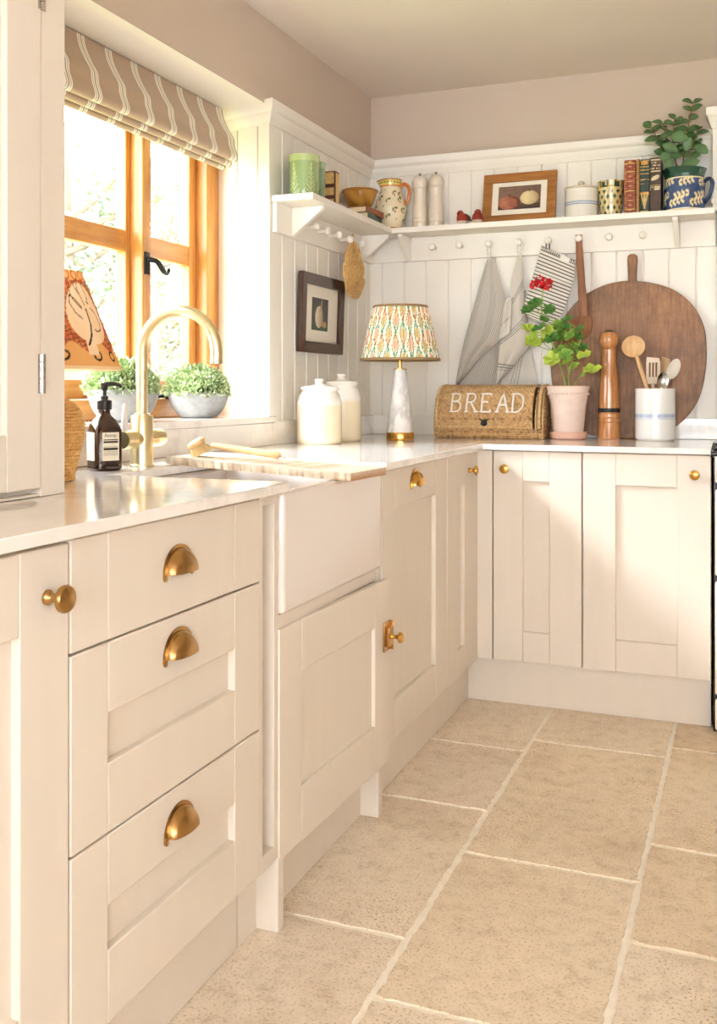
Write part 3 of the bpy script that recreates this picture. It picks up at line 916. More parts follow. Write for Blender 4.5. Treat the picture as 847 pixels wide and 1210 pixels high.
# ---------------------------------------------------------------- soap pump bottle
bx, by = 0.132, -2.058
so = thing('soap_bottle', 'dark amber soap bottle with black pump and pale label beside the tap', 'bottle', (bx, by, 0.9105))
def sq(a, r, e=4.0):
    c, s_ = abs(math.cos(a)), abs(math.sin(a))
    return r/((c**e+s_**e)**(1/e))
rot = math.radians(-30)
bp = [(0, 0.0), (0.029, 0.0), (0.0335, 0.005), (0.0335, 0.092), (0.032, 0.102), (0.025, 0.115), (0.016, 0.126), (0.0135, 0.132), (0.0135, 0.142), (0, 0.142)]
mb = MB(weld=True)
NN = 9
def bfn(u, v):
    kk = int(round(v*NN)); r, z = bp[kk]; a = 2*PI*u
    e_ = 5.0 if z < 0.1 else (3.0 if z < 0.12 else 2.0)
    rr = sq(a, r, e_)
    return (bx+rr*math.cos(a+rot), by+rr*math.sin(a+rot), 0.9105+z)
mb.grid(bfn, 64, NN, None, True)
body = mb.build('body', M['amber'], so, world=True)
# two paper labels on adjacent faces
def label_part(face_a, half, zz0, zz1, detailed):
    mb = MB()
    r = 0.0339
    ca_, sa_ = math.cos(face_a+rot), math.sin(face_a+rot)
    def pt(t, z, d=0.0):
        return (bx+(r+d)*ca_-t*sa_, by+(r+d)*sa_+t*ca_, 0.9105+z)
    LB = lin((232, 226, 208)); BK = lin((54, 48, 42)); GY = lin((150, 144, 132))
    mb.prism([(-half, zz0), (half, zz0), (half, zz1), (-half, zz1)], lambda p, d: pt(p[0], p[1], d), -0.0008, 0.0004, c=LB)
    if detailed:
        for z, h_, c_ in ((0.071, 0.0022, BK), (0.066, 0.0045, BK), (0.0500, 0.0055, BK), (0.055, 0.0012, GY), (0.0440, 0.0010, GY), (0.0412, 0.0010, GY), (0.0384, 0.0010, GY), (0.0356, 0.0010, GY)):
            mb.poly([pt(-half+0.003, z-h_/2, 0.0006), pt(half-0.003, z-h_/2, 0.0006), pt(half-0.003, z+h_/2, 0.0006), pt(-half+0.003, z+h_/2, 0.0006)], c=c_)
        vs, fs = text_mesh('Aesop.', 0.0115)
        w_ = max(v[0] for v in vs)
        ids = [mb.vert(pt(v[0]-w_/2, 0.0775+v[1], 0.0006), BK) for v in vs]
        for f_ in fs: mb.face([ids[i] for i in f_])
    else:
        for q in range(7):
            z = 0.03+q*0.007
            mb.poly([pt(-half+0.004, z, 0.0006), pt(half-0.006, z, 0.0006), pt(half-0.006, z+0.0012, 0.0006), pt(-half+0.004, z+0.0012, 0.0006)], c=GY)
    return mb.build('label_sticker', M['print'], body, world=True)
label_part(-PI/2+PI/2, 0.0205, 0.023, 0.088, True)
label_part(-PI/2, 0.0205, 0.023, 0.088, False)
mb = MB(); rev(mb, [(0, 0.140), (0.0165, 0.140), (0.0168, 0.143), (0.0168, 0.160), (0.015, 0.162), (0.0085, 0.163), (0.0085, 0.171), (0.0045, 0.172), (0.0042, 0.188), (0, 0.188)], 26, (bx, by, 0.9105))
rev(mb, [(0, 0.184), (0.0065, 0.184), (0.008, 0.190), (0.0095, 0.199), (0.0090, 0.2015), (0, 0.202)], 20, (bx, by, 0.9105))
mb.tube([(bx, by, 1.109), (bx+0.018, by+0.010, 1.110), (bx+0.030, by+0.016, 1.107), (bx+0.034, by+0.018, 1.102)], [0.0062, 0.005, 0.0042, 0.004], 10)
tag(mb.build('pump', M['black'], so, world=True), 'black pump head')

# ---------------------------------------------------------------- lamp with painted shade and woven base, beside the cupboard
lx, ly = 0.195, -2.335
wl = thing('wicker_lamp', 'table lamp with painted conical shade and round wicker base, beside the tall cupboard', 'lamp', (lx, ly, 0.9105))
mb = MB()
wp = [(0.0, 0.0), (0.046, 0.0), (0.052, 0.015), (0.060, 0.045), (0.068, 0.08), (0.071, 0.105), (0.068, 0.13), (0.056, 0.152), (0.040, 0.165), (0.018, 0.170)]
ROW = 26
def wdisp(a, z, kk):
    r_ = z/0.170*ROW
    return 0.0030*abs(math.sin(PI*r_))+0.0016*math.cos(PI*math.floor(r_))*math.cos(18*a)
W1, W2 = lin((240, 196, 122)), lin((214, 162, 90))
rev(mb, wp, 180, (lx, ly, 0.9105), cf=lambda a, r, z: mixc(W1, W2, hsh(math.floor(z/0.17*ROW), math.floor(a*18/PI))*0.7+0.3*(1-abs(math.sin(PI*z/0.17*ROW)))), smooth=14, disp=wdisp)
mb.build('base', M['wicker'], wl, world=True)
mb = MB(); rev(mb, [(0, 0.168), (0.018, 0.168), (0.018, 0.175), (0.008, 0.18), (0.008, 0.225), (0.014, 0.228), (0.014, 0.26), (0, 0.26)], 20, (lx, ly, 0.9105)); mb.build('stem', M['brass'], wl, world=True)
OCH, GRN, CRM, BRK, BRN, BLK = lin((230, 176, 108)), lin((122, 132, 96)), lin((240, 212, 166)), lin((190, 84, 48)), lin((96, 62, 44)), lin((52, 40, 34))
lf1 = [(-.10, .50), (-.20, .56), (-.27, .66), (-.25, .74), (-.16, .70), (-.06, .62)]
lf2 = [(-.06, .60), (-.20, .70), (-.24, .80), (-.14, .86), (-.02, .74), (.02, .64)]
lf3 = [(.02, .64), (-.05, .80), (-.02, .90), (.08, .88), (.14, .76), (.12, .66), (.08, .68)]
lf4 = [(.14, .62), (.22, .58), (.26, .48), (.22, .40), (.12, .38), (.08, .40)]
stm = [(-.10, .24), (-.02, .34), (.03, .46), (.02, .60)]
def shade_col(a, v):
    """v 0 at the bottom edge .. 1 at the top"""
    P4 = PI/2
    s = ((a+0.10+P4/2) % P4)-P4/2
    nz = 0.03*math.sin(a*13+v*9)
    if v < 0.035: return CRM
    if v < 0.055: return OCH
    if v > 0.90+nz*0.3:
        t = abs(((a*6/PI) % 1)-0.5)*2
        d_ = math.hypot((t-0.5)*1.2, (v-0.95)*9)
        return BRK if 0.34 < d_ < 0.48 else OCH
    if v > 0.78+nz and math.hypot(s/0.62, (v-0.60)/0.34) > 1: return mixc(GRN, OCH, 0.25*hsh(math.floor(a*90), math.floor(v*70)))
    inoval = math.hypot((s-0.02)/0.46, (v-0.56)/0.31) < 1
    if inoval or (abs(s+0.08) < 0.10 and 0.14 < v < 0.35):
        p = (s*0.78, v)
        if line_dist(p, stm) < 0.013: return BLK
        for q in (lf1, lf2, lf3, lf4):
            if line_dist(p, q) < 0.007: return BRN
        return mixc(CRM, (0.95, 0.80, 0.62), 0.3+nz*4)
    for cx_ in (-0.56, -0.02+0.0, 0.34):
        d_ = math.hypot((s-cx_)/0.085, (v-0.135)/0.055)
        if d_ < 0.6: return OCH
        if d_ < 1.0: return BLK
    if v < 0.22+0.05*math.cos(a*12): return OCH
    gx = abs(((a*14+v*6) % 1)-0.5); gy = abs(((v*22-a*3) % 1)-0.5)
    if gx > 0.42 or gy > 0.40: return BRN if hsh(math.floor(a*14), math.floor(v*22)) > 0.4 else BRK
    return mixc(BRK, OCH, 0.55*hsh(math.floor(a*14+v*6), math.floor(v*22-a*3)))
mb = MB()
zb, zt, rb_, rt_ = 0.2255, 0.425, 0.148, 0.068
mb.weld = True
mb.grid(lambda u, v: (lx+(rb_+(rt_-rb_)*v)*math.cos(2*PI*u), ly+(rb_+(rt_-rb_)*v)*math.sin(2*PI*u), 0.9105+zb+(zt-zb)*v), 420, 110, lambda u, v: shade_col(wrap(2*PI*u), v), True)
shd = painted('painted_shade', 0.8)
b_ = shd.node_tree.nodes['Principled BSDF']
tl = shd.node_tree.nodes.new('ShaderNodeBsdfTranslucent'); mx = shd.node_tree.nodes.new('ShaderNodeMixShader'); at = [n_ for n_ in shd.node_tree.nodes if n_.type == 'ATTRIBUTE'][0]
shd.node_tree.links.new(at.outputs['Color'], tl.inputs['Color']); mx.inputs[0].default_value = 0.45
shd.node_tree.links.new(b_.outputs[0], mx.inputs[1]); shd.node_tree.links.new(tl.outputs[0], mx.inputs[2])
shd.node_tree.links.new(mx.outputs[0], [n_ for n_ in shd.node_tree.nodes if n_.type == 'OUTPUT_MATERIAL'][0].inputs[0])
mb.build('lamp_shade', shd, wl, world=True)
mb = MB(weld=True)
for q in range(3):
    a = q*2*PI/3
    mb.tube([(lx+0.012*math.cos(a), ly+0.012*math.sin(a), 0.9105+0.258), (lx+0.110*math.cos(a), ly+0.110*math.sin(a), 0.9105+0.31)], 0.0015, 6)
mb.build('shade_ring', M['brass'], wl, world=True)

# ---------------------------------------------------------------- two stone bowls of clipped greenery on the sill
def bowl_plant(px_, py_, label, seed, rB=0.097, hB=0.078):
    t = thing('potted_plant', label, 'plant', (px_, py_, 1.0085), 'greenery bowls on the window sill')
    mb = MB()
    rev(mb, [(0, 0), (0.048, 0.0), (0.062, 0.006), (0.080, 0.028), (0.091, 0.052), (rB, hB), (rB-0.008, hB), (0.083, 0.054), (0, 0.050)], 44, (px_, py_, 1.0085), smooth=3)
    mb.build('bowl', M['stone'], t, world=True)
    rr = random.Random(seed); mb = MB()
    ca_, cb_2, cc_ = lin((158, 192, 116)), lin((226, 236, 186)), lin((92, 138, 76))
    # leafy dome on short twigs
    for q in range(2700):
        th_ = rr.uniform(0, 2*PI); ph = math.acos(rr.uniform(0.0, 1.0)); s = rr.uniform(0.80, 1.06)
        dx, dy, dz = math.sin(ph)*math.cos(th_), math.sin(ph)*math.sin(th_), math.cos(ph)
        lump = 1+0.07*math.sin(th_*5+seed)*math.sin(ph*4)
        c_ = Vector((px_+dx*0.098*s*lump, py_+dy*0.098*s*lump, 1.0085+hB-0.010+dz*0.093*s*lump))
        dr_ = Vector((dx, dy, dz+0.35)).normalized()+Vector((rr.uniform(-.7, .7), rr.uniform(-.7, .7), rr.uniform(-.7, .7)))
        col_ = mixc(mixc(cc_, ca_, rr.random()), cb_2, rr.random()**1.5)
        leaf(mb, c_, dr_, (rr.uniform(-1, 1), rr.uniform(-1, 1), rr.uniform(-1, 1)), rr.uniform(0.009, 0.0145), rr.uniform(0.006, 0.0095), col_, mixc(col_, cb_2, 0.4), n=3)
    mb.build('foliage', M['leaf'], t, world=True)
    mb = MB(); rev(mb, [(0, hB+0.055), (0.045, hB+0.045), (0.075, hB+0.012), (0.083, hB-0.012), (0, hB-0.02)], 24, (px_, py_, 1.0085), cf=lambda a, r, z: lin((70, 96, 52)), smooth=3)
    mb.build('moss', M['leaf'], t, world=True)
    return t
bowl_plant(-0.122, -1.215, 'clipped green plant in grey stone bowl, right of the tap on the sill', 11)
bowl_plant(-0.100, -1.655, 'clipped green plant in grey stone bowl, behind the soap bottle on the sill', 23, 0.100, 0.085)

# ---------------------------------------------------------------- draining board across the sink, dish brush on it
BT = Matrix.Translation((0.215, -1.772, 0.9106)) @ Matrix.Rotation(0.0478, 4, 'Y') @ Matrix.Rotation(math.radians(-3.0), 4, 'Z')
def bpt(x, y, z): return BT @ Vector((x, y, z))
mb = MB()
BL0, BL1, BW = -0.028, 0.474, 0.104
WD1, WD2, WD3 = lin((246, 234, 214)), lin((212, 182, 142)), lin((186, 132, 84))
nx_, ny_ = 150, 60
def top(u, v):
    x = BL0+(BL1-BL0)*u; y = -BW+2*BW*v
    edge_ = 0.005*math.sin(x*31)+0.004*math.sin(x*77)+0.002*math.sin(x*190)
    y = y+edge_*(abs(v-0.5)*2)
    g_ = 0.0
    if 0.17 < u < 0.84 and 0.10 < v < 0.90:
        row = (v-0.10)/0.80*9
        if abs((row % 1)-0.5) < 0.40:
            t = ((u*70+math.floor(row)*0.5) % 1)
            g_ = 0.003 if t < 0.42 else 0.0
    return bpt(x, y, 0.019-g_)
def topc(u, v):
    if 0.17 < u < 0.84 and 0.10 < v < 0.90:
        row = (v-0.10)/0.80*9
        if abs((row % 1)-0.5) < 0.40 and ((u*70+math.floor(row)*0.5) % 1) < 0.42: return WD2
    return mixc(WD1, WD2, 0.25+0.2*math.sin(v*40+math.sin(u*9)))
mb.grid(top, nx_, ny_, topc)
rim = [(BL0+(BL1-BL0)*i/nx_, 0) for i in range(nx_+1)]
def side(fu, fv, n_, colr):
    A = [mb.vert(top(fu(i/n_), fv(i/n_)), mixc(WD1, colr(i/n_), 0.35)) for i in range(n_+1)]
    B = []
    for i in range(n_+1):
        p = BT.inverted() @ Vector(top(fu(i/n_), fv(i/n_))); p.z = 0.0003
        s_ = 0.985 if True else 1
        B.append(mb.vert(BT @ Vector((p.x, p.y*0.95, p.z)), colr(i/n_)))
    for i in range(n_): mb.face((A[i], A[i+1], B[i+1], B[i]))
    return B
bark = lambda t: mixc(lin((228, 206, 174)), lin((120, 88, 62)), max(0, math.sin(t*160)*math.sin(t*43)*0.8+0.4*math.sin(t*340)*math.sin(t*11)-0.1))
b1 = side(lambda t: t, lambda t: 0, nx_, bark); b2 = side(lambda t: t, lambda t: 1, nx_, bark)
side(lambda t: 0, lambda t: t, ny_, lambda t: WD3); side(lambda t: 1, lambda t: t, ny_, lambda t: WD3)
mb.face([b1[0], b1[-1], b2[-1], b2[0]])
dbm = painted('driftwood', 0.65, var=0.25, vscale=26, stretch=(0.3, 5, 5), bump=0.15, bscale=60)
one(mb, 'draining_board', dbm, 'live-edge wooden draining board with carved grooves, laid across the sink', 'board', (0.44, -1.75, 0.9))
br = thing('dish_brush', 'wooden dish brush with round bristle head lying on the draining board', 'brush', (0.36, -1.81, 0.935))
mb = MB()
hc = Vector((0.232, -1.812, 0.9575))
T_ = Matrix.Rotation(math.radians(-24), 3, 'Y') @ Matrix.Rotation(math.radians(16), 3, 'X')
rev(mb, [(0, 0.014), (0.016, 0.014), (0.0235, 0.010), (0.0245, 0.004), (0.022, 0.0), (0, 0.0)], 24, hc, T=T_, smooth=3)
mb.build('head', M['beech'], br, world=True)
mb = MB()
rr = random.Random(5)
for q in range(420):
    a, r_ = rr.uniform(0, 2*PI), 0.021*math.sqrt(rr.random())
    p0 = hc+T_ @ Vector((r_*math.cos(a), r_*math.sin(a), 0.001)); p1 = hc+T_ @ Vector((r_*1.35*math.cos(a), r_*1.35*math.sin(a), -0.024))
    mb.tube([p0, p1], 0.0008, 4, cap=False)
mb.build('bristles', M['bristle'], br, world=True)
mb = MB(weld=True)
hs, he = Vector((0.275, -1.815, 0.9585)), Vector((0.468, -1.820, 0.937))
mb.tube([hc+T_ @ Vector((0.0, 0, 0.010)), hs+Vector((-0.018, 0, 0.003)), hs], 0.0022, 8)
mb.build('wire_neck', M['steel'], br, world=True)
mb = MB(weld=True)
mb.tube([hs, hs.lerp(he, 0.08), hs.lerp(he, 0.4), hs.lerp(he, 0.8), hs.lerp(he, 0.97), he], [0.006, 0.0075, 0.0085, 0.0095, 0.009, 0.005], 14)
mb.build('handle', M['beechx'], br, world=True)
mb = MB(weld=True)
lo_ = [he+Vector((0.002+0.022*math.sin(t), 0.008*math.sin(2*t)*0.7+0.006*math.cos(t)-0.006, -0.004)) for t in [PI*i/14 for i in range(15)]]
mb.tube([he]+lo_+[he], 0.0012, 6)
mb.build('hanging_loop', M['steel'], br, world=True)

# ---------------------------------------------------------------- stoneware crocks
def crock(cx_, cy_, r, h, label):
    t = thing('storage_crock', label, 'jar', (cx_, cy_, 0.9105), 'lidded crocks by the corner')
    lo, hi = lin((238, 224, 194)), lin((243, 239, 231))
    mb = MB()
    rev(mb, [(0, 0), (r*0.93, 0.0), (r, 0.008), (r*1.0, 0.05), (r, h*0.66), (r*0.985, h*0.76), (r*0.90, h*0.88), (r*0.80, h*0.94), (r*0.79, h*0.955), (r*0.865, h*0.985), (r*0.885, h), (r*0.80, h), (r*0.75, h*0.96), (0, h*0.95)], 56, (cx_, cy_, 0.9105),
        cf=lambda a, r_, z: mixc(lo, hi, (z/h-0.66)*14), sub=3)
    mb.build('body', M['paint'], t, world=True, ang=60)
    mb = MB()
    rev(mb, [(0, h*0.955), (r*0.78, h*0.965), (r*0.84, h+0.001), (r*0.84, h+0.006), (r*0.45, h+0.012), (0.020, h+0.014), (0.016, h+0.018), (0.0175, h+0.030), (0.015, h+0.034), (0, h+0.035)], 44, (cx_, cy_, 0.9105), cf=lambda a, r_, z: hi)
    mb.build('lid', M['paint'], t, world=True)
crock(0.128, -0.822, 0.078, 0.192, 'squat cream crock with lid, nearer the sill end')
crock(0.118, -0.600, 0.074, 0.212, 'taller cream crock with lid, standing half behind the squat one')

# ---------------------------------------------------------------- marble lamp with pleated patterned shade
mx_, my_ = 0.296, -0.452
ml = thing('table_lamp', 'table lamp with tapering marble base and pleated patterned shade in the corner', 'lamp', (mx_, my_, 0.9105))
mb = MB(); rev(mb, [(0, 0), (0.052, 0.0), (0.0525, 0.002), (0.0525, 0.026), (0.0515, 0.028), (0, 0.028)], 44, (mx_, my_, 0.9105)); mb.build('foot', M['pbrass'], ml, world=True)
mb = MB(); rev(mb, [(0, 0.028), (0.0505, 0.0282), (0.050, 0.032), (0.0235, 0.262), (0.0225, 0.264), (0, 0.264)], 44, (mx_, my_, 0.9105)); mb.build('marble_column', M['marble'], ml, world=True)
mb = MB(); rev(mb, [(0, 0.264), (0.0255, 0.264), (0.0255, 0.267), (0.007, 0.268), (0.007, 0.318), (0.016, 0.320), (0.016, 0.36), (0, 0.36)], 30, (mx_, my_, 0.9105)); mb.build('stem', M['pbrass'], ml, world=True)
mb = MB(); q = Vector((mx_, my_-0.0535, 0.9105+0.013))
rev(mb, [(0, 0.0), (0.005, 0.0), (0.005, 0.003), (0, 0.0035)], 16, (mx_+0.018, my_-0.0492, 0.9105+0.014), T=Matrix.Rotation(PI/2, 3, 'X') @ Matrix.Rotation(0.36, 3, 'Y')); mb.build('switch', M['brass'], ml, world=True)
IV, TE, RU, PK, OC = lin((244, 234, 212)), lin((96, 148, 122)), lin((168, 116, 70)), lin((222, 168, 136)), lin((206, 178, 112))
def ikat(u, v):
    C_ = 30
    jg = 0.05*math.sin(v*90+u*310)
    c_ = u*C_+jg; i = math.floor(c_); s = abs(c_-i-0.5)
    ph = (v*2.15+0.5*(i % 2)+0.02*math.sin(u*240)) % 1.0
    k_ = math.cos(2*PI*ph)
    w_ = 0.27+0.20*k_
    o_ = TE if (i % 2 == 0) != (ph > 0.5) else RU
    if s > w_: return IV if s > w_+0.06 or k_ > 0.2 else o_
    if s > w_-0.11: return o_
    if s > w_-0.17: return IV
    if k_ > 0.25: return (PK, OC, OC, PK, OC)[i % 5]
    return IV if s > 0.05 else o_
mb = MB(weld=True)
zb, zt, rb_, rt_ = 0.302, 0.500, 0.149, 0.102
NP = 76
def shf(u, v):
    r_ = rb_+(rt_-rb_)*v
    r_ += 0.0022*(abs(((u*NP) % 1)-0.5)*4-1)
    a = 2*PI*u
    return (mx_+r_*math.cos(a), my_+r_*math.sin(a), 0.9105+zb+(zt-zb)*v)
mb.grid(shf, NP*10, 84, ikat, True)
s_ = mb.build('lamp_shade', M['cloth'], ml, world=True, ang=80)
BRD = mat('shade_braid', (150, 122, 84), 0.9, bump=0.4, bscale=500)
for z, r_ in ((zb, rb_), (zt, rt_)):
    mb = MB()
    rev(mb, [(r_-0.003, z-0.005), (r_+0.0035, z-0.005), (r_+0.0015, z+0.004), (r_-0.004, z+0.004), (r_-0.003, z-0.005)], 60, (mx_, my_, 0.9105))
    mb.build('shade_trim', BRD, s_, world=True)

# ---------------------------------------------------------------- wicker bread bin with painted letters
X0b, X1b, YF, YB, Zb = 0.368, 0.788, -0.236, -0.062, 0.9105
bn = thing('bread_bin', 'wicker bread bin with curved front lid and white BREAD letters', 'bin', ((X0b+X1b)/2, -0.15, Zb))
WA, WB_, WC = lin((206, 164, 110)), lin((142, 100, 58)), lin((228, 192, 138))
prof_lid = smoothline([(YF-0.004, 0.040), (YF-0.004, 0.075), (YF-0.001, 0.105), (YF+0.012, 0.140), (YF+0.034, 0.172), (YF+0.066, 0.194), (YF+0.105, 0.2015), (YB, 0.203)], 8)
def weave(mb, fn, nu, rows, ncol, wcol=None, sub=4):
    """basket weave on a parametric surface: fn(u, v, out)"""
    nv = rows*sub
    def g_(u, v):
        r_ = v*rows; c_ = u*ncol
        o_ = 0.0032*abs(math.sin(PI*r_))**0.7+0.0030*math.cos(PI*math.floor(r_))*math.cos(PI*c_)*abs(math.sin(PI*r_))
        return fn(u, v, o_)
    def cc(u, v):
        r_ = math.floor(min(v, 0.9999)*rows); c_ = math.floor(u*ncol)
        h_ = hsh(r_, c_); h2 = hsh(r_*3.1, 7)
        return mixc(mixc(WA, WB_, h_**1.5), WC, h2*0.45)
    mb.grid(g_, nu, nv, cc)
mb = MB()
XL0, XL1 = X0b+0.012, X1b-0.035
def lidf(u, v, o_):
    p = at_poly(prof_lid, v); q_ = at_poly(prof_lid, min(1, v+0.01)); p_ = at_poly(prof_lid, max(0, v-0.01))
    d_ = (q_-p_).normalized(); n_ = Vector((-d_.y, d_.x)) if False else Vector((-d_[1], d_[0]))
    return (XL0+(XL1-XL0)*u, p[0]+n_.x*o_, Zb+p[1]+n_.y*o_)
weave(mb, lidf, 300, 28, 46)
lid = mb.build('lid', M['wicker'], bn, world=True, ang=80)
mb = MB()
weave(mb, lambda u, v, o_: (X0b+(X1b-X0b)*u, YF-o_, Zb+0.001+0.036*v), 300, 5, 46)
def endp(xe, sgn):
    pr2 = [(p[0], p[1]) for p in prof_lid]
    def f_(u, v, o_):
        p = at_poly(prof_lid, u)
        y_, z_ = p[0], p[1]
        return (xe+sgn*o_, y_ if True else 0, Zb+0.001+(z_-0.001)*v)
    weave(mb, f_, 90, 24, 12)
endp(X0b, -1); endp(X1b, 1); endp(X1b-0.020, -1)
mb.box(X0b+0.004, X1b-0.004, YF+0.006, YB, Zb+0.0005, Zb+0.034, c=WB_)
mb.box(X0b+0.004, X1b-0.004, YB-0.006, YB, Zb+0.03, Zb+0.198, c=WB_)
for xe in (X0b+0.004, X1b-0.010):
    pts = [(xe, p[0]-0.002, Zb+p[1]+0.001) for p in prof_lid]
    for s_ in (0, 1):
        pth = []
        for i in range(121):
            p = at_poly(pts, i/120); t = i*0.9+s_*PI
            pth.append((p.x+0.004*math.cos(t), p.y+0.003*math.sin(t), p.z+0.003*math.sin(t)))
        mb.tube(pth, 0.0042, 7, cf=lambda t: mixc(WA, WC, hsh(math.floor(t*60))))
for s_ in (0, 1):
    mb.tube([(X0b+(X1b-X0b)*i/160, YF-0.003+0.003*math.cos(i*0.8+s_*PI), Zb+0.006+0.003*math.sin(i*0.8+s_*PI)) for i in range(161)], 0.0035, 6, cf=lambda t: mixc(WA, WB_, hsh(math.floor(t*80))))
mb.build('basket', M['wicker'], bn, world=True, ang=80)
mb = MB()
for s_ in (0, 1):
    mb.tube([(XL0+(XL1-XL0)*i/140, YF-0.007+0.0028*math.cos(i*0.8+s_*PI), Zb+0.043+0.0028*math.sin(i*0.8+s_*PI)) for i in range(141)], 0.0034, 6, cf=lambda t: mixc(WA, WC, hsh(math.floor(t*80))))
mb.build('lid_rim', M['wicker'], lid, world=True)
vs, fs = text_mesh('BREAD', 0.112, 0.0)
wid = max(v[0] for v in vs); hgt = max(v[1] for v in vs)
mb = MB()
LL = sum((prof_lid[i+1]-prof_lid[i]).length for i in range(len(prof_lid)-1))
def letter(x, y, o_):
    t = (0.052+y*0.088/hgt)/LL
    p = lidf(0, t, o_)
    return (0.432+x*0.292/wid, p[1], p[2])
# thin serif strokes: outline letters drawn with woven-cane thickness
strokes = {
 'B': [[(0, 0), (0, 1)], [(0, 1), (.36, .98), (.46, .78), (.34, .57), (0, .54)], [(0, .54), (.42, .5), (.54, .26), (.40, .03), (0, 0)]],
 'R': [[(0, 0), (0, 1)], [(0, 1), (.36, .98), (.48, .76), (.36, .54), (0, .50)], [(.22, .50), (.58, 0)]],
 'E': [[(.5, 1), (0, 1), (0, 0), (.52, 0)], [(0, .52), (.36, .52)], [(.5, 1), (.5, .9)], [(.52, 0), (.52, .11)]],
 'A': [[(0, 0), (.32, 1), (.64, 0)], [(.12, .36), (.52, .36)]],
 'D': [[(0, 0), (0, 1)], [(0, 1), (.34, .97), (.58, .72), (.58, .30), (.34, .03), (0, 0)]]}
serif = {'B': [(0, 0), (0, 1)], 'R': [(0, 0), (0, 1), (.58, 0)], 'E': [(0, 0), (0, 1)], 'A': [(0, 0), (.64, 0)], 'D': [(0, 0), (0, 1)]}
xo = 0.434
for ch, wd in zip('BREAD', (0.066, 0.064, 0.062, 0.064, 0.064)):
    def lp(x, y, o_=0.0045):
        p = lidf(0, (0.062+(y+(0.10 if ch in 'BR' else 0.04 if ch == 'E' else 0.0)*0)*0.076)/LL, o_)
        return (xo+x*0.066, p[1], p[2])
    for st_ in strokes[ch]:
        dn = []
        for i in range(len(st_)-1):
            for t in range(5):
                dn.append((st_[i][0]+(st_[i+1][0]-st_[i][0])*t/5, st_[i][1]+(st_[i+1][1]-st_[i][1])*t/5))
        dn.append(st_[-1])
        if len(st_) > 4 or ch in 'BRD' and len(st_) > 3:
            dn = [(p.x, p.y) for p in smoothline([(a, b, 0) for a, b in st_], 5)]
        mb.tube([lp(a, b) for a, b in dn], 0.0038 if st_[0][0] != st_[-1][0] or len(st_) == 2 else 0.003, 7)
    for a, b in serif[ch]:
        mb.tube([lp(a-0.12, b), lp(a+0.12, b)], 0.0026, 6)
    xo += 0.0605
mb.build('lettering', mat('white_letter_paint', (236, 234, 230), 0.8, bump=0.4, bscale=400), lid, world=True)
mb = MB()
rev(mb, [(0, 0), (0.013, 0.0), (0.0125, 0.006), (0.008, 0.010), (0, 0.011)], 20, (0.566, YF-0.006, Zb+0.060), T=Matrix.Rotation(PI/2, 3, 'X'))
mb.tube([(0.548, YF-0.008, Zb+0.076), (0.556, YF-0.009, Zb+0.070), (0.566, YF-0.010, Zb+0.066), (0.576, YF-0.009, Zb+0.070), (0.584, YF-0.008, Zb+0.076)], 0.003, 6)
mb.build('clasp', M['iron'], lid, world=True)

# ---------------------------------------------------------------- round chopping board leaning on the wall
def lean(x, z): return -0.036+0.014*(z-0.91)/0.61
out = [(0.783, 1.201), (0.790, 1.268), (0.818, 1.352), (0.880, 1.440), (0.965, 1.497), (1.061, 1.520), (1.156, 1.512), (1.249, 1.480), (1.319, 1.419), (1.359, 1.339), (1.369, 1.259), (1.365, 1.164), (1.343, 1.068), (1.301, 0.998), (1.240, 0.945), (1.165, 0.917), (1.070, 0.9105), (0.975, 0.914), (0.890, 0.945), (0.828, 1.005), (0.796, 1.095)]
ol = [(p.x, p.y) for p in smoothline([(a, b, 0) for a, b in out], 5, True)]
ol = [(a, max(b, 0.9106)) for a, b in ol]
cb2 = thing('chopping_board', 'large round dark wooden chopping board with short handle, leaning on the panelled wall', 'chopping board', (1.08, -0.035, 0.9105))
mb = MB(); mb.prism(ol, lambda p, d: (p[0], lean(*p)+d, p[1]), -0.010, 0.010)
mb.build('board', M['board'], cb2, world=True, bevel=0.003)
mb = MB()
hp = [(1.083, 1.505), (1.082, 1.545), (1.079, 1.60), (1.081, 1.618), (1.090, 1.624), (1.106, 1.624), (1.115, 1.618), (1.117, 1.60), (1.114, 1.545), (1.113, 1.505)]
mb.prism(hp, lambda p, d: (p[0], lean(*p)+d, p[1]), -0.010, 0.010)
mb.build('handle', M['board'], cb2, world=True, bevel=0.004)

# ---------------------------------------------------------------- geranium
gx, gy = 0.872, -0.148
ge = thing('potted_geranium', 'red-flowered geranium in pale terracotta pot with saucer', 'plant', (gx, gy, 0.9105))
mb = MB(); rev(mb, [(0, 0.0), (0.062, 0.0), (0.068, 0.004), (0.072, 0.024), (0.070, 0.028), (0.066, 0.026), (0.062, 0.010), (0, 0.008)], 44, (gx, gy, 0.9105), cf=None)
mb.build('saucer', M['terra_rim'], ge, world=True)
mb = MB()
rev(mb, [(0, 0.0085), (0.0535, 0.0085), (0.056, 0.012), (0.060, 0.045), (0.068, 0.125), (0.073, 0.160), (0.0755, 0.168), (0.078, 0.186), (0.0825, 0.199)], 52, (gx, gy, 0.9105), m=0)
rev(mb, [(0.0825, 0.199), (0.0815, 0.203), (0.074, 0.203), (0.070, 0.18), (0, 0.178)], 52, (gx, gy, 0.9105), m=1)
for q in range(34):
    a = 2*PI*q/34
    mb.sphere((gx+0.0752*math.cos(a), gy+0.0752*math.sin(a), 0.9105+0.172), (0.006, 0.006, 0.005), 8, 6, m=0)
pot_ = mb.build('pot', [M['terra'], M['terra_rim']], ge, world=True)
mb = MB(); rev(mb, [(0.071, 0.183), (0.04, 0.188), (0, 0.190)], 24, (gx, gy, 0.9105)); mb.build('soil', M['soil'], ge, world=True)
ST1, ST2 = lin((150, 176, 84)), lin((134, 100, 62))
mb = MB()
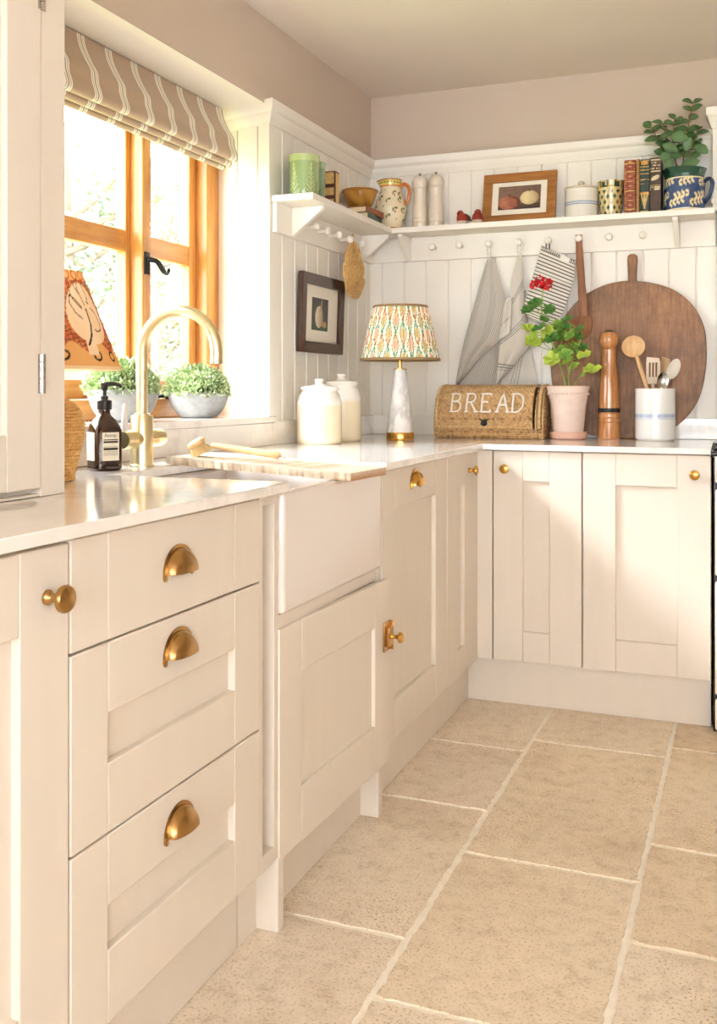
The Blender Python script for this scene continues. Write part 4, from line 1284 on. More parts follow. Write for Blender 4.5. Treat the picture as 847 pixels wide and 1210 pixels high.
stems = [([(0.866, gy, 1.095), (0.852, gy, 1.165), (0.826, gy-.01, 1.247), (0.798, gy-.012, 1.313), (0.776, gy-.014, 1.380), (0.774, gy-.016, 1.44), (0.782, gy-.018, 1.502)], 0.0048),
         ([(0.876, gy, 1.095), (0.878, gy-.01, 1.165), (0.895, gy-.02, 1.215), (0.916, gy-.02, 1.265), (0.930, gy-.015, 1.325)], 0.0042),
         ([(0.886, gy, 1.095), (0.91, gy-.02, 1.135), (0.940, gy-.03, 1.165)], 0.003),
         ([(0.852, gy, 1.165), (0.83, gy+.02, 1.22), (0.845, gy+.03, 1.29), (0.862, gy+.03, 1.35)], 0.0035)]
for p, r_ in stems:
    q = smoothline(p, 6); n_ = len(q)
    mb.tube(q, [r_*(1-0.5*i/(n_-1)) for i in range(n_)], 8, cf=lambda t: mixc(ST1, ST2, 0.6*math.sin(t*9)**2 if t < 0.6 else 0.05))
lv = [(0.723, 1.405, .024, 0), (0.757, 1.427, .026, 0), (0.803, 1.405, .022, 0), (0.838, 1.342, .026, 2), (0.874, 1.362, .022, 0), (0.722, 1.335, .024, 1), (0.769, 1.332, .024, 0), (0.802, 1.318, .026, 1), (0.741, 1.280, .030, 1), (0.775, 1.284, .024, 1), (0.822, 1.292, .026, 0), (0.858, 1.296, .026, 2), (0.888, 1.302, .022, 2), (0.925, 1.325, .020, 0), (0.822, 1.215, .032, 1), (0.851, 1.250, .026, 2), (0.874, 1.228, .026, 2), (0.899, 1.258, .026, 2), (0.925, 1.262, .020, 0), (0.941, 1.226, .025, 1), (0.899, 1.188, .020, 1), (0.966, 1.172, .030, 1), (0.942, 1.160, .018, 1), (0.745, 1.305, .022, 1), (0.872, 1.335, .018, 0), (0.79, 1.365, .018, 0), (0.868, 1.20, .018, 1), (0.915, 1.300, .018, 0), (0.845, 1.315, .020, 2)]
DG, LG, MG = lin((66, 112, 46)), lin((160, 184, 66)), lin((104, 146, 58))
rr = random.Random(9)
fol = MB()
for i, (x, z, r_, kd) in enumerate(lv):
    y_ = gy-0.03+rr.uniform(-0.03, 0.035)
    base = (DG, LG, MG)[kd]; ed = (lin((84, 146, 52)), lin((196, 216, 84)), lin((146, 186, 70)))[kd]
    nrm = Vector((rr.uniform(-.6, .6), -0.65+rr.uniform(-.3, .3), rr.uniform(0.35, 1.1)))
    round_leaf(fol, (x, y_, z), nrm, r_*1.15, base, ed, i)
    # petiole to the nearest stem
    tgt = min((Vector(p) for s, _ in stems for p in s[1:]), key=lambda p: (Vector((x, y_, z))-Vector(p)).length+max(0, p.z-z)*2)
    mb.tube(bez((x, y_, z), ((x+tgt.x)/2, (y_+tgt.y)/2, min(z, tgt.z)+abs(z-tgt.z)*0.2), tgt, 5), 0.0014, 5, cf=lambda t: ST1)
mb.build('stems', M['stem'], ge, world=True)
fol.build('foliage', M['leaf'], ge, world=True, ang=80)
fl_ = MB()
for (cx_, cz_, R_, n_) in ((0.790, 1.505, 0.021, 60), (0.768, 1.522, 0.014, 22), (0.745, 1.505, 0.011, 20), (0.753, 1.515, 0.008, 8)):
    for q in range(n_):
        d_ = Vector((rr.gauss(0, 1), rr.gauss(0, 1), rr.gauss(0, 1))).normalized()
        c_ = Vector((cx_, gy-0.018, cz_))+d_*R_*rr.uniform(0.5, 0.9)
        leaf(fl_, c_, d_+Vector((rr.uniform(-.8, .8), rr.uniform(-.8, .8), rr.uniform(-.8, .8))), d_, 0.014, 0.013, (1, 1, 1), (1, 1, 1), n=4, curl=0.2)
fl_.build('flower', M['petal'], ge, world=True)

# ---------------------------------------------------------------- tall pepper mill
pm = thing('pepper_mill', 'tall turned wooden pepper mill with dark band, in front of the round board', 'pepper mill', (1.020, -0.105, 0.9105))
po = (1.020, -0.105, 0.9105)
mb = MB(); rev(mb, [(0, 0), (0.0400, 0), (0.0408, 0.003), (0.0400, 0.060), (0.0385, 0.063), (0.0405, 0.066), (0.0405, 0.078), (0.0385, 0.081), (0.0405, 0.084), (0.0400, 0.094), (0.0385, 0.096), (0.0395, 0.103)], 44, po)
rev(mb, [(0.0395, 0.117), (0.0392, 0.135), (0.0375, 0.17), (0.033, 0.235), (0.0285, 0.29), (0.027, 0.322), (0.0275, 0.342), (0.0255, 0.346), (0, 0.346)], 44, po)
mb.build('body', M['mill'], pm, world=True, ang=25)
mb = MB(); rev(mb, [(0.0385, 0.102), (0.0412, 0.102), (0.0412, 0.118), (0.0385, 0.118)], 44, po); tag(mb.build('band', M['iron'], pm, world=True), 'dark metal band')
mb = MB(); rev(mb, [(0, 0.345), (0.0265, 0.346), (0.0270, 0.350), (0.032, 0.357), (0.0365, 0.372), (0.0365, 0.385), (0.032, 0.400), (0.022, 0.409), (0, 0.411)], 40, po, smooth=2); mb.build('head', M['mill'], pm, world=True)
mb = MB(); rev(mb, [(0, 0.408), (0.017, 0.409), (0.017, 0.413), (0.013, 0.416), (0, 0.4165)], 24, po); mb.build('cap', M['black'], pm, world=True)

# ---------------------------------------------------------------- utensil jar and what stands in it
jx, jy = 1.192, -0.130
BLU, BL2, WH = lin((160, 182, 214)), lin((188, 204, 226)), lin((238, 238, 234))
def jarc(a, r, z):
    if 0.078 < z < 0.082 or 0.096 < z < 0.099: return BL2
    if 0.083 < z < 0.095: return mixc(BLU, WH, 0.15+0.2*math.sin(a*7)**2)
    return WH
mb = MB(); rev(mb, [(0, 0), (0.066, 0.0), (0.0715, 0.005), (0.0725, 0.012), (0.0725, 0.077), (0.0725, 0.1), (0.0725, 0.186), (0.0728, 0.190), (0.071, 0.1925), (0.068, 0.190), (0.067, 0.02), (0, 0.012)], 56, (jx, jy, 0.9105), cf=jarc, sub=8)
one(mb, 'utensil_jar', M['paint'], 'white stoneware utensil jar with a pale blue band', 'jar', (jx, jy, 0.9105))

def spoon(name, mt, label, base, top_, headr, headl, face, dish=0.006, hr=0.006, group=None, slot=False, flatw=None):
    """utensil from base to head centre; face = direction the bowl looks"""
    b0, t0 = Vector(base), Vector(top_); d_ = (t0-b0).normalized(); f_ = Vector(face); f_ = (f_-d_*f_.dot(d_)).normalized(); s = d_.cross(f_).normalized()
    mb = MB(weld=True); n_ = 28; nr = 8
    def q(r, a, off):
        tip = math.sin(a)
        x_ = headr*r*math.cos(a); y_ = headl*r*tip
        h_ = -dish*(1-r*r)
        return t0+s*x_+d_*y_+f_*(h_+off)
    for off in (0.0, -0.004):
        mb.grid(lambda u, v: q(v, 2*PI*u, off), n_, nr, None, True)
    for i in range(n_):
        a0, a1 = 2*PI*i/n_, 2*PI*(i+1)/n_
        mb.poly([q(1, a0, 0), q(1, a1, 0), q(1, a1, -0.004), q(1, a0, -0.004)])
    neck = t0-d_*headl*0.97+f_*(-0.002)
    mb.tube([b0, b0.lerp(neck, 0.5), neck-d_*0.008, neck+d_*0.006], [hr, hr*0.95, hr*0.95, hr*0.8], 12)
    return one(mb, name, mt, label, 'utensil', tuple(b0), group, ang=50)
spoon('wooden_spoon', M['beech'], 'pale round wooden spoon leaning left in the white utensil jar', (1.216, -0.114, 0.926), (1.112, -0.120, 1.262), 0.043, 0.041, (0.1, -1, 0.15), 0.010, 0.0085)
spoon('serving_spoon', M['rubber'], 'oval taupe serving spoon, rightmost in the utensil jar', (1.160, -0.148, 0.926), (1.258, -0.130, 1.176), 0.022, 0.040, (-0.1, -1, 0.1), 0.006, 0.005)
spoon('metal_spoon', M['steel'], 'small shiny metal spoon low in the front of the utensil jar', (1.190, -0.170, 0.926), (1.222, -0.166, 1.132), 0.020, 0.032, (0.3, -1, 0.3), 0.008, 0.003)
# slotted turner
mb = MB()
b0 = Vector((1.178, -0.084, 0.926)); t0 = Vector((1.181, -0.092, 1.130)); d_ = (t0-b0).normalized(); s = Vector((0.97, 0.25, 0)); s = (s-d_*s.dot(d_)).normalized(); f_ = d_.cross(s)
def tp_(a, b, c_): return t0+s*a+d_*b+f_*c_
for a0, a1 in ((-0.026, -0.016), (-0.009, -0.004), (0.003, 0.008), (0.015, 0.025)):
    mb.prism([(a0, 0.015), (a1, 0.015), (a1, 0.072), (a0, 0.072)], lambda p, c_: tp_(p[0], p[1], c_), -0.003, 0.003)
mb.prism([(-0.020, -0.01), (0.020, -0.01), (0.025, 0.016), (-0.026, 0.016)], lambda p, c_: tp_(p[0], p[1], c_), -0.003, 0.003)
mb.prism([(-0.026, 0.071), (0.025, 0.071), (0.021, 0.088), (-0.024, 0.092)], lambda p, c_: tp_(p[0], p[1], c_), -0.003, 0.003)
mb.tube([b0, t0-d_*0.004], 0.006, 10)
one(mb, 'slotted_turner', mat('bleached_wood', (226, 208, 184), 0.5), 'whitish slotted wooden turner standing in the utensil jar', 'utensil', tuple(b0), bevel=0.001)
mb = MB()
b0 = Vector((1.172, -0.080, 0.926)); t0 = Vector((1.217, -0.070, 1.165)); d_ = (t0-b0).normalized(); s = Vector((0.85, -0.5, 0)); s = (s-d_*s.dot(d_)).normalized(); f_ = d_.cross(s)
mb.prism([(-0.014, -0.03), (0.014, -0.03), (0.019, 0.03), (0.016, 0.052), (-0.018, 0.058), (-0.019, 0.03)], lambda p, c_: t0+s*p[0]+d_*p[1]+f_*c_, -0.003, 0.003)
mb.tube([b0, t0-d_*0.026], 0.0055, 10)
one(mb, 'wooden_spatula', mat('spatula_wood', (196, 160, 124), 0.5), 'brown wooden spatula behind the slotted turner in the jar', 'utensil', tuple(b0), bevel=0.001)

# ---------------------------------------------------------------- things hanging from the pegs
PEGY, PEGZ = -0.060, 1.690
def loft(mb, Lp, Rp, y0, fold, nu, nv, cf):
    """cloth between a left and a right outline (x, z); fold(u, v) pushes it off the wall"""
    L3 = smoothline([(a, 0, b) for a, b in Lp], 8); R3 = smoothline([(a, 0, b) for a, b in Rp], 8)
    def fn(u, v):
        a, b = at_poly(L3, v), at_poly(R3, v)
        p = a*(1-u)+b*u
        return (p.x, y0+fold(u, v), p.z)
    mb.grid(fn, nu, nv, cf)
LIN, STR = lin((202, 194, 182)), lin((128, 126, 124))
def stripes(n, duty, dirn=0, base=LIN, line=STR):
    def f_(u, v):
        t = (u if dirn == 0 else v)*n
        return line if (t % 1) < duty else base
    return f_
def hang_loop(parent, x, zt_, y=-0.058, mt=None):
    mb = MB(weld=True)
    mb.tube(smoothline([(x-0.004, y+0.006, zt_-0.065), (x-0.006, y, zt_-0.03), (x-0.005, y, zt_-0.002), (x, y, zt_+0.007), (x+0.006, y, zt_-0.002), (x+0.007, y, zt_-0.03), (x+0.004, y+0.006, zt_-0.065)], 5), 0.0026, 6)
    return mb.build('hanging_loop', mt or M['white'], parent, world=True)
LOOPC = mat('printed_tape', (226, 222, 212), 0.8, var=0.3, vscale=150)
# fine-striped towel
tw = thing('tea_towel', 'finely striped grey tea towel, the left of the two hanging towels', 'towel', (0.537, -0.05, 1.12), 'linen tea towels on pegs')
mb = MB()
fold1 = lambda u, v: -0.012-0.020*v*(0.5+0.5*math.sin(u*9+v*1.5))-0.014*math.sin(PI*u)*min(1, v*3)
loft(mb, [(0.528, 1.640), (0.500, 1.550), (0.472, 1.447), (0.443, 1.344), (0.418, 1.240), (0.394, 1.108)],
     [(0.552, 1.640), (0.576, 1.547), (0.603, 1.450), (0.594, 1.375), (0.575, 1.302), (0.50, 1.235), (0.405, 1.118)], -0.018, fold1, 180, 60,
     stripes(26, 0.34))
loft(mb, [(0.545, 1.50), (0.505, 1.32), (0.455, 1.20), (0.402, 1.105)], [(0.585, 1.50), (0.602, 1.40), (0.600, 1.25), (0.590, 1.105)], -0.006,
     lambda u, v: -0.003-0.009*(0.5+0.5*math.sin(u*8+1)), 140, 40, stripes(24, 0.34))
mb.build('cloth', M['cloth'], tw, world=True, solid=0.0016)
hang_loop(tw, 0.538, PEGZ+0.0, -0.056, LOOPC)
# plain towel with bands
tw2 = thing('tea_towel', 'plain pale linen tea towel with grey band lines, next to the striped towel', 'towel', (0.66, -0.05, 1.12), 'linen tea towels on pegs')
L2 = lin((208, 201, 190))
def bands(ks):
    def f_(u, v):
        for k_, w_ in ks:
            for o_ in (-0.022, 0.0, 0.022):
                if abs(v-k_-o_-(u-0.5)*w_) < 0.0042: return STR
        return L2
    return f_
mb = MB()
fold2 = lambda u, v: -0.014-0.016*v*(0.5+0.5*math.sin(u*8+2.2))-0.016*math.sin(PI*u)*min(1, v*3)
loft(mb, [(0.650, 1.640), (0.626, 1.544), (0.619, 1.47), (0.603, 1.42), (0.581, 1.300), (0.566, 1.118)],
     [(0.668, 1.640), (0.675, 1.508), (0.681, 1.406), (0.706, 1.300), (0.65, 1.215), (0.575, 1.126)], -0.020, fold2, 70, 220, bands([(0.30, -0.22), (0.56, -0.22), (0.86, 0.0)]))
loft(mb, [(0.625, 1.472), (0.604, 1.452), (0.590, 1.38), (0.578, 1.300)], [(0.634, 1.468), (0.632, 1.44), (0.630, 1.38), (0.626, 1.329)], -0.056, lambda u, v: 0.004*math.sin(u*6), 12, 90, bands([(0.60, -0.15)]))
loft(mb, [(0.645, 1.50), (0.62, 1.32), (0.585, 1.20), (0.563, 1.105)], [(0.682, 1.50), (0.696, 1.31), (0.716, 1.19), (0.735, 1.105)], -0.008,
     lambda u, v: -0.003-0.008*(0.5+0.5*math.sin(u*7)), 60, 120, lambda u, v: STR if any(abs(u-0.62-o_+(v-0.5)*0.5) < 0.009 for o_ in (-0.08, 0.0, 0.08)) else L2)
mb.build('cloth', M['cloth'], tw2, world=True, solid=0.0016)
hang_loop(tw2, 0.660, PEGZ, -0.056, LOOPC)
# oven mitt
mt_ = thing('oven_mitt', 'black and white striped oven mitt hanging tilted from a peg', 'oven mitt', (0.78, -0.05, 1.36))
ML = [(0.752, 1.672), (0.735, 1.615), (0.714, 1.545), (0.694, 1.480), (0.680, 1.440), (0.684, 1.412), (0.704, 1.384), (0.732, 1.366)]
MR = [(0.885, 1.606), (0.880, 1.550), (0.869, 1.500), (0.852, 1.445), (0.836, 1.405), (0.815, 1.374), (0.785, 1.355), (0.745, 1.358)]
MW, MBK = lin((226, 220, 208)), lin((62, 62, 66))
mb = MB()
def puff(sg): return lambda u, v: sg*0.014*math.sin(PI*u)**0.6*math.sin(PI*min(1, v*0.95+0.10))**0.5
def mcol(u, v):
    if v < 0.045: return MBK if ((u*17+v*8) % 1) < 0.5 else MW
    return MBK if ((v*24) % 1) < 0.30 else MW
loft(mb, ML, MR, -0.052, puff(-1), 50, 230, mcol); loft(mb, ML, MR, -0.052, puff(1), 50, 230, mcol)
# cuff opening edge strip and label tab
mb.build('mitt', M['cloth'], mt_, world=True)
mb = MB()
mb.prism([(0.832, 1.632), (0.866, 1.613), (0.859, 1.594), (0.826, 1.612)], lambda p, d: (p[0], -0.066+d, p[1]), -0.0012, 0.0012); mb.build('label_tab', M['white'], mt_, world=True)
hang_loop(mt_, 0.776, PEGZ, -0.056, mat('mitt_loop', (70, 70, 74), 0.8))
# big old ladle-spoon
mb = MB(weld=True)
hp = [Vector(p) for p in ((0.898, -0.0575, 1.705), (0.899, -0.058, 1.68), (0.905, -0.060, 1.58), (0.912, -0.062, 1.48), (0.918, -0.062, 1.40), (0.918, -0.062, 1.385))]
def strip(path, ws, th):
    n_ = len(path); rows = []
    for i, p in enumerate(path):
        rows.append([mb.vert(p+Vector((sx_*ws[i], sy_*th, 0))) for sx_, sy_ in ((-1, -.5), (-.7, -1), (.7, -1), (1, -.5), (1, .5), (.7, 1), (-.7, 1), (-1, .5))])
    for i in range(n_-1):
        for k_ in range(8): mb.face((rows[i][k_], rows[i][(k_+1) % 8], rows[i+1][(k_+1) % 8], rows[i+1][k_]))
    mb.face(rows[0][::-1]); mb.face(rows[-1])
strip([Vector(p) for p in smoothline(hp, 4)], [0.0125]*6+[0.014]*6+[0.016]*5+[0.017]*4, 0.006)
bo = [(p.x, p.y) for p in smoothline([(0.918, 1.390, 0), (0.945, 1.378, 0), (0.950, 1.350, 0), (0.940, 1.318, 0), (0.912, 1.292, 0), (0.875, 1.280, 0), (0.846, 1.284, 0), (0.832, 1.302, 0), (0.840, 1.330, 0), (0.862, 1.360, 0), (0.892, 1.382, 0)], 5, True)]
bc = (0.893, 1.335); nb = len(bo)
for off in (0.0, 0.007):
    mb.grid(lambda u, v: (bc[0]+(bo[int(round(u*nb)) % nb][0]-bc[0])*v, -0.067+off+0.011*(1-v*v), bc[1]+(bo[int(round(u*nb)) % nb][1]-bc[1])*v), nb, 6, None, True)
for i in range(nb):
    a, b = bo[i], bo[(i+1) % nb]
    mb.poly([(a[0], -0.067, a[1]), (b[0], -0.067, b[1]), (b[0], -0.060, b[1]), (a[0], -0.060, a[1])])
one(mb, 'hanging_spoon', M['spoon'], 'big brown wooden spoon hanging from a peg before the round board', 'utensil', (0.905, -0.06, 1.28))
# woven pot mat on the side wall
pd = thing('woven_mat', 'oval woven straw pot mat hanging from the left wall pegs', 'mat', (0.05, -0.335, 1.46))
mb = MB(weld=True)
S1, S2 = lin((230, 190, 124)), lin((204, 158, 90))
spi = []
TN = 9
for i in range(TN*44):
    t = i/44; a = 2*PI*t; r_ = t/TN
    ww = 0.104*r_; hh = 0.100*r_
    yy = -0.335+ww*math.cos(a); zz = 1.562+hh*math.sin(a)+(0.030*r_*max(0, math.sin(a))**6)
    tw_ = i*1.1
    spi.append((0.072-0.012*r_+0.0022*math.cos(tw_), yy, zz+0.0018*math.sin(tw_)))
mb.tube(spi, 0.0068, 6, cf=lambda t: mixc(S1, S2, hsh(math.floor(t*900))))
mb.tube(smoothline([(0.058, -0.335, 1.675), (0.058, -0.342, 1.695), (0.060, -0.346, 1.712), (0.061, -0.350, 1.708), (0.060, -0.352, 1.69), (0.058, -0.338, 1.672)], 4), 0.0045, 6, cf=lambda t: S2)
mb.tube([(0.066, -0.435, 1.575), (0.068, -0.448, 1.585), (0.068, -0.452, 1.575)], 0.006, 6, cf=lambda t: S1)
mb.build('mat', M['wicker'], pd, world=True)

# ---------------------------------------------------------------- picture on the side wall
pf = thing('framed_print', 'small still-life print with wide mount in dark frame on left panelling', 'picture', (0.02, -0.56, 1.235))
def picture(parent, P, w, h, fw, mw, frm, paint_fn, mount_b=None, depth=0.02):
    """P(a, d, z): a across 0..w, z up 0..h, d outwards"""
    mb = MB()
    def pb(a0, a1, z0, z1, d0, d1): mb.prism([(a0, z0), (a1, z0), (a1, z1), (a0, z1)], lambda p, d: P(p[0], d, p[1]), d0, d1)
    # mitred members, raised outer edge
    for q in (((0, 0), (w, 0), (w-fw, fw), (fw, fw)), ((w, 0), (w, h), (w-fw, h-fw), (w-fw, fw)), ((w, h), (0, h), (fw, h-fw), (w-fw, h-fw)), ((0, h), (0, 0), (fw, fw), (fw, h-fw))):
        mb.prism(q, lambda p, d: P(p[0], d, p[1]), 0.0, depth)
    mb.build('frame', frm, parent, world=True, bevel=0.002)
    mb = MB(); pb(fw-.002, w-fw+.002, fw-.002, h-fw+.002, 0.002, 0.006); mn = mb.build('mount', M['mount'], parent, world=True)
    mb = MB()
    a0, a1, z0, z1 = mw
    mb.grid(lambda u, v: P(a0+(a1-a0)*u, 0.0066, z0+(z1-z0)*v), 120, 120, lambda u, v: paint_fn(u, v))
    mb.build('artwork', M['print'], mn, world=True)
def art1(u, v):
    n_ = 0.5+0.5*math.sin(u*31+math.sin(v*23)*2)*math.sin(v*37)
    bgc = mixc(lin((96, 92, 92)), lin((64, 62, 64)), v*0.6+0.3*n_)
    if v < 0.24: bgc = mixc(lin((58, 78, 66)), lin((92, 104, 92)), n_)
    bc_ = math.hypot((u-0.45)/0.24, (v-0.42)/0.34)
    nk = abs(u-0.54-(v-0.7)*0.3) < 0.07*(1.3-v) and 0.6 < v < 0.96
    if bc_ < 1: bgc = mixc(lin((226, 214, 188)), lin((150, 124, 94)), max(0, (u-0.35)*2.4)+0.2*n_)
    if nk: bgc = mixc(lin((204, 188, 158)), lin((120, 98, 76)), n_*0.6)
    if math.hypot((u-0.78)/0.14, (v-0.20)/0.10) < 1: bgc = mixc(lin((214, 172, 128)), lin((150, 104, 70)), n_)
    return bgc
# y -0.752 (near) .. -0.358, leaning very slightly off the wall
PW, PH = 0.394, 0.290
picture(pf, lambda a, d, z: (0.004+d+0.010*z/PH, -0.752+a, 1.236+z), PW, PH, 0.040, (0.112, 0.262, 0.085, 0.206), M['frame_d'], art1)
mb = MB(); mb.box(0.0205, 0.0212, -0.71, -0.40, 1.278, 1.484)

# ---------------------------------------------------------------- things on the shelf
SZ = SH+0.0005
# leaf-moulded green vases
def vase(cx_, cy_, label, sc, hue):
    G1, G2 = lin(hue[0]), lin(hue[1])
    mb = MB()
    prof = [(0, 0), (0.042, 0.0), (0.046, 0.004), (0.0475, 0.02), (0.049, 0.06), (0.051, 0.11), (0.0535, 0.143), (0.054, 0.148), (0.050, 0.148), (0.046, 0.11), (0.042, 0.02), (0, 0.012)]
    prof = [(a*sc, b*sc*0.95) for a, b in prof]
    def fern(a, z):
        t = (a*5/(2*PI)) % 1.0; s = abs(t-0.5)*2
        z_ = z/(0.148*sc)
        if z_ > 0.78 or z_ < 0.04 or s > 0.78*(1-z_/0.85): return 0.0
        k_ = (z_*9-s*2.2) % 1.0
        return (1.0 if k_ < 0.5 else 0.0) if s > 0.05 else 1.0
    def dsp(a, z, kk): return 0.0022*fern(a, z) if kk < 8*6 else 0.0
    rev(mb, prof, 240, (cx_, cy_, SZ), cf=lambda a, r, z: mixc(G2, G1, 0.35+0.65*fern(a, z)) if z < 0.12*sc else G1, sub=8, disp=dsp)
    one(mb, 'leaf_vase', M['paint'], label, 'vase', (cx_, cy_, SZ), 'moulded green vases')
vase(0.090, -0.868, 'pale green vase moulded with fern leaves at the shelf end', 1.0, ((172, 186, 128), (118, 144, 96)))
vase(0.062, -0.752, 'darker green leaf vase, behind the pale green one', 1.02, ((146, 172, 132), (104, 136, 106)))

# books: cover, page block, decorated spine
def book(name, label, x0, w, d, h, colf, cat='book', group=None, yf=-0.130, M_=None, spine_n=(24, 120), cover_c=None):
    b = thing(name, label, cat, (x0+w/2, yf+d/2, SZ), group)
    cc = cover_c or colf(0.5, 0.02)
    mb = MB(); t = min(0.0028, w*0.18)
    mb.box(x0, x0+t, yf+0.001, yf+d, SZ, SZ+h, c=cc); mb.box(x0+w-t, x0+w, yf+0.001, yf+d, SZ, SZ+h, c=cc)
    ns, nv = spine_n
    def sp(u, v):
        a = PI*u; hub = 0.0
        return (x0+w/2-w/2*math.cos(a), yf-0.003*math.sin(a), SZ+h*v)
    mb.grid(sp, ns, nv, colf)
    mb.build('cover', M_ or M['leather'], b, world=True)
    mb = MB(); mb.box(x0+t, x0+w-t, yf+0.003, yf+d-0.004, SZ+0.003, SZ+h-0.003); mb.build('page_block', M['paper'], b, world=True)
    return b
GOLD = lin((214, 176, 92))
def red_sp(u, v):
    c_ = mixc(lin((128, 44, 28)), lin((164, 78, 44)), hsh(math.floor(u*7), math.floor(v*40)))
    for k_ in (0.08, 0.25, 0.42, 0.60, 0.78, 0.94):
        if abs(v-k_) < 0.008: return GOLD
    f_ = math.sin(u*9)*math.sin(v*70)
    return GOLD if f_ > 0.72 and 0.15 < u < 0.85 else c_
def grn_sp(u, v):
    c_ = lin((26, 52, 50))
    if abs(u-0.5) < 0.42:
        for k_, w_ in ((0.97, .006), (0.86, .012), (0.80, .012), (0.73, .010), (0.62, .012), (0.54, .006), (0.03, .006)):
            if abs(v-k_) < w_: return GOLD if hsh(math.floor(u*12), math.floor(v*200)) > 0.25 else c_
    if math.hypot((u-0.5)/0.28, (v-0.93)/0.035) < 1: return lin((226, 160, 70))
    for a in (-0.35, 0.0, 0.32):
        if abs(u-0.5-a*(v-0.10)*2.6) < 0.06 and 0.07 < v < 0.38: return lin((206, 170, 96))
        if math.hypot((u-0.5-a*0.75)/0.14, (v-0.36)/0.03) < 1: return lin((224, 150, 70))
    return c_
def brn_sp(u, v):
    c_ = lin((74, 52, 42))
    for k_ in (0.96, 0.91, 0.86, 0.80, 0.75, 0.46, 0.42):
        if abs(v-k_) < 0.014 and 0.12 < u < 0.88 and hsh(math.floor(u*11), math.floor(k_*50)) > 0.3: return lin((216, 200, 160))
    if abs(v-0.49) < 0.004: return GOLD
    if math.hypot((u-0.5-(v-0.63)*3)/0.22, (v-0.63)/0.05) < 1: return lin((222, 208, 170))
    return c_
bg_ = 'old books on the shelf'
book('antique_book', 'red leather book with gilt spine beside the patterned cup', 1.080, 0.0400, 0.105, 0.202, red_sp, group=bg_)
book('antique_book', 'thin tan book between the red and dark green books', 1.1225, 0.0125, 0.105, 0.203, lambda u, v: mixc(lin((176, 128, 74)), lin((150, 104, 58)), hsh(math.floor(v*50))), group=bg_)
book('antique_book', 'dark green book with orange flower on its spine', 1.1365, 0.0345, 0.105, 0.200, grn_sp, group=bg_)
book('antique_book', 'dark brown book with pale lettered spine beside the blue jug', 1.1725, 0.0400, 0.105, 0.203, brn_sp, group=bg_)
# small banded book on the side shelf
sbk = thing('banded_book', 'small tan book with dark brown bands, beside the green vases', 'book', (0.075, -0.60, SZ))
TAN, DKB = lin((226, 190, 122)), lin((84, 46, 34))
def band_col(u, v):
    if u < 0.10 or u > 0.93 or abs(v-0.62) < 0.05 or abs(v-0.32) < 0.05 or v < 0.05 or v > 0.97: return DKB
    return mixc(TAN, lin((206, 164, 98)), hsh(math.floor(u*14), math.floor(v*22)))
mb = MB()
hx = 0.030
mb.grid(lambda u, v: (0.045+2*hx*u, -0.632, SZ+0.140*v), 40, 80, band_col)
mb.grid(lambda u, v: (0.045+2*hx*u, -0.592, SZ+0.140*v), 10, 10, lambda u, v: DKB)
mb.grid(lambda u, v: (0.105, -0.632+0.040*u, SZ+0.140*v), 10, 40, lambda u, v: DKB if u < 0.3 or v > 0.95 else TAN)
mb.grid(lambda u, v: (0.045, -0.632+0.040*u, SZ+0.140*v), 10, 40, lambda u, v: TAN)
mb.build('cover', M['leather'], sbk, world=True)
mb = MB(); mb.box(0.0455, 0.1035, -0.6305, -0.5935, SZ+0.001, SZ+0.137); mb.build('page_block', M['paper'], sbk, world=True)
# two flat books and an ochre bowl on them
def flat_book(z0, h, x0, x1, y0, y1, c_, label, rot):
    cx_, cy_ = (x0+x1)/2, (y0+y1)/2
    b = thing('flat_book', label, 'book', (cx_, cy_, z0), 'books lying flat under the bowl', rz=rot)
    hx_, hy_ = (x1-x0)/2, (y1-y0)/2
    mb = MB()
    mb.box(-hx_, hx_, -hy_, hy_, 0, 0.003, c=c_); mb.box(-hx_, hx_, -hy_, hy_, h-0.003, h, c=c_); mb.box(hx_-0.003, hx_, -hy_, hy_, 0, h, c=c_)
    mb.build('cover', M['leather'], b, bevel=0.0008)
    mb = MB(); mb.box(-hx_+0.004, hx_-0.004, -hy_+0.004, hy_-0.004, 0.003, h-0.003); mb.build('page_block', M['paper'], b)
flat_book(SZ, 0.026, 0.014, 0.142, -0.405, -0.225, lin((90, 118, 108)), 'grey-green book lying flat at the bottom under the ochre bowl', 0.06)
flat_book(SZ+0.0262, 0.024, 0.018, 0.144, -0.400, -0.225, lin((158, 92, 60)), 'russet book lying flat directly under the ochre bowl', -0.05)
BZ = SZ+0.0505
mb = MB()
BO1, BO2 = lin((182, 132, 52)), lin((150, 100, 34))
rev(mb, [(0, 0), (0.036, 0.0), (0.038, 0.005), (0.052, 0.022), (0.062, 0.045), (0.068, 0.066), (0.0735, 0.070), (0.0735, 0.076), (0.070, 0.078), (0.064, 0.066), (0.05, 0.025), (0, 0.010)], 48, (0.080, -0.318, BZ), cf=lambda a, r, z: mixc(BO2, BO1, 0.4+0.4*math.sin(a*5+z*80)+(z/0.08)*0.3) if z < 0.07 else BO2, sub=3)
one(mb, 'ochre_bowl', M['paint'], 'small ochre glazed bowl on flat books', 'bowl', (0.080, -0.318, BZ))

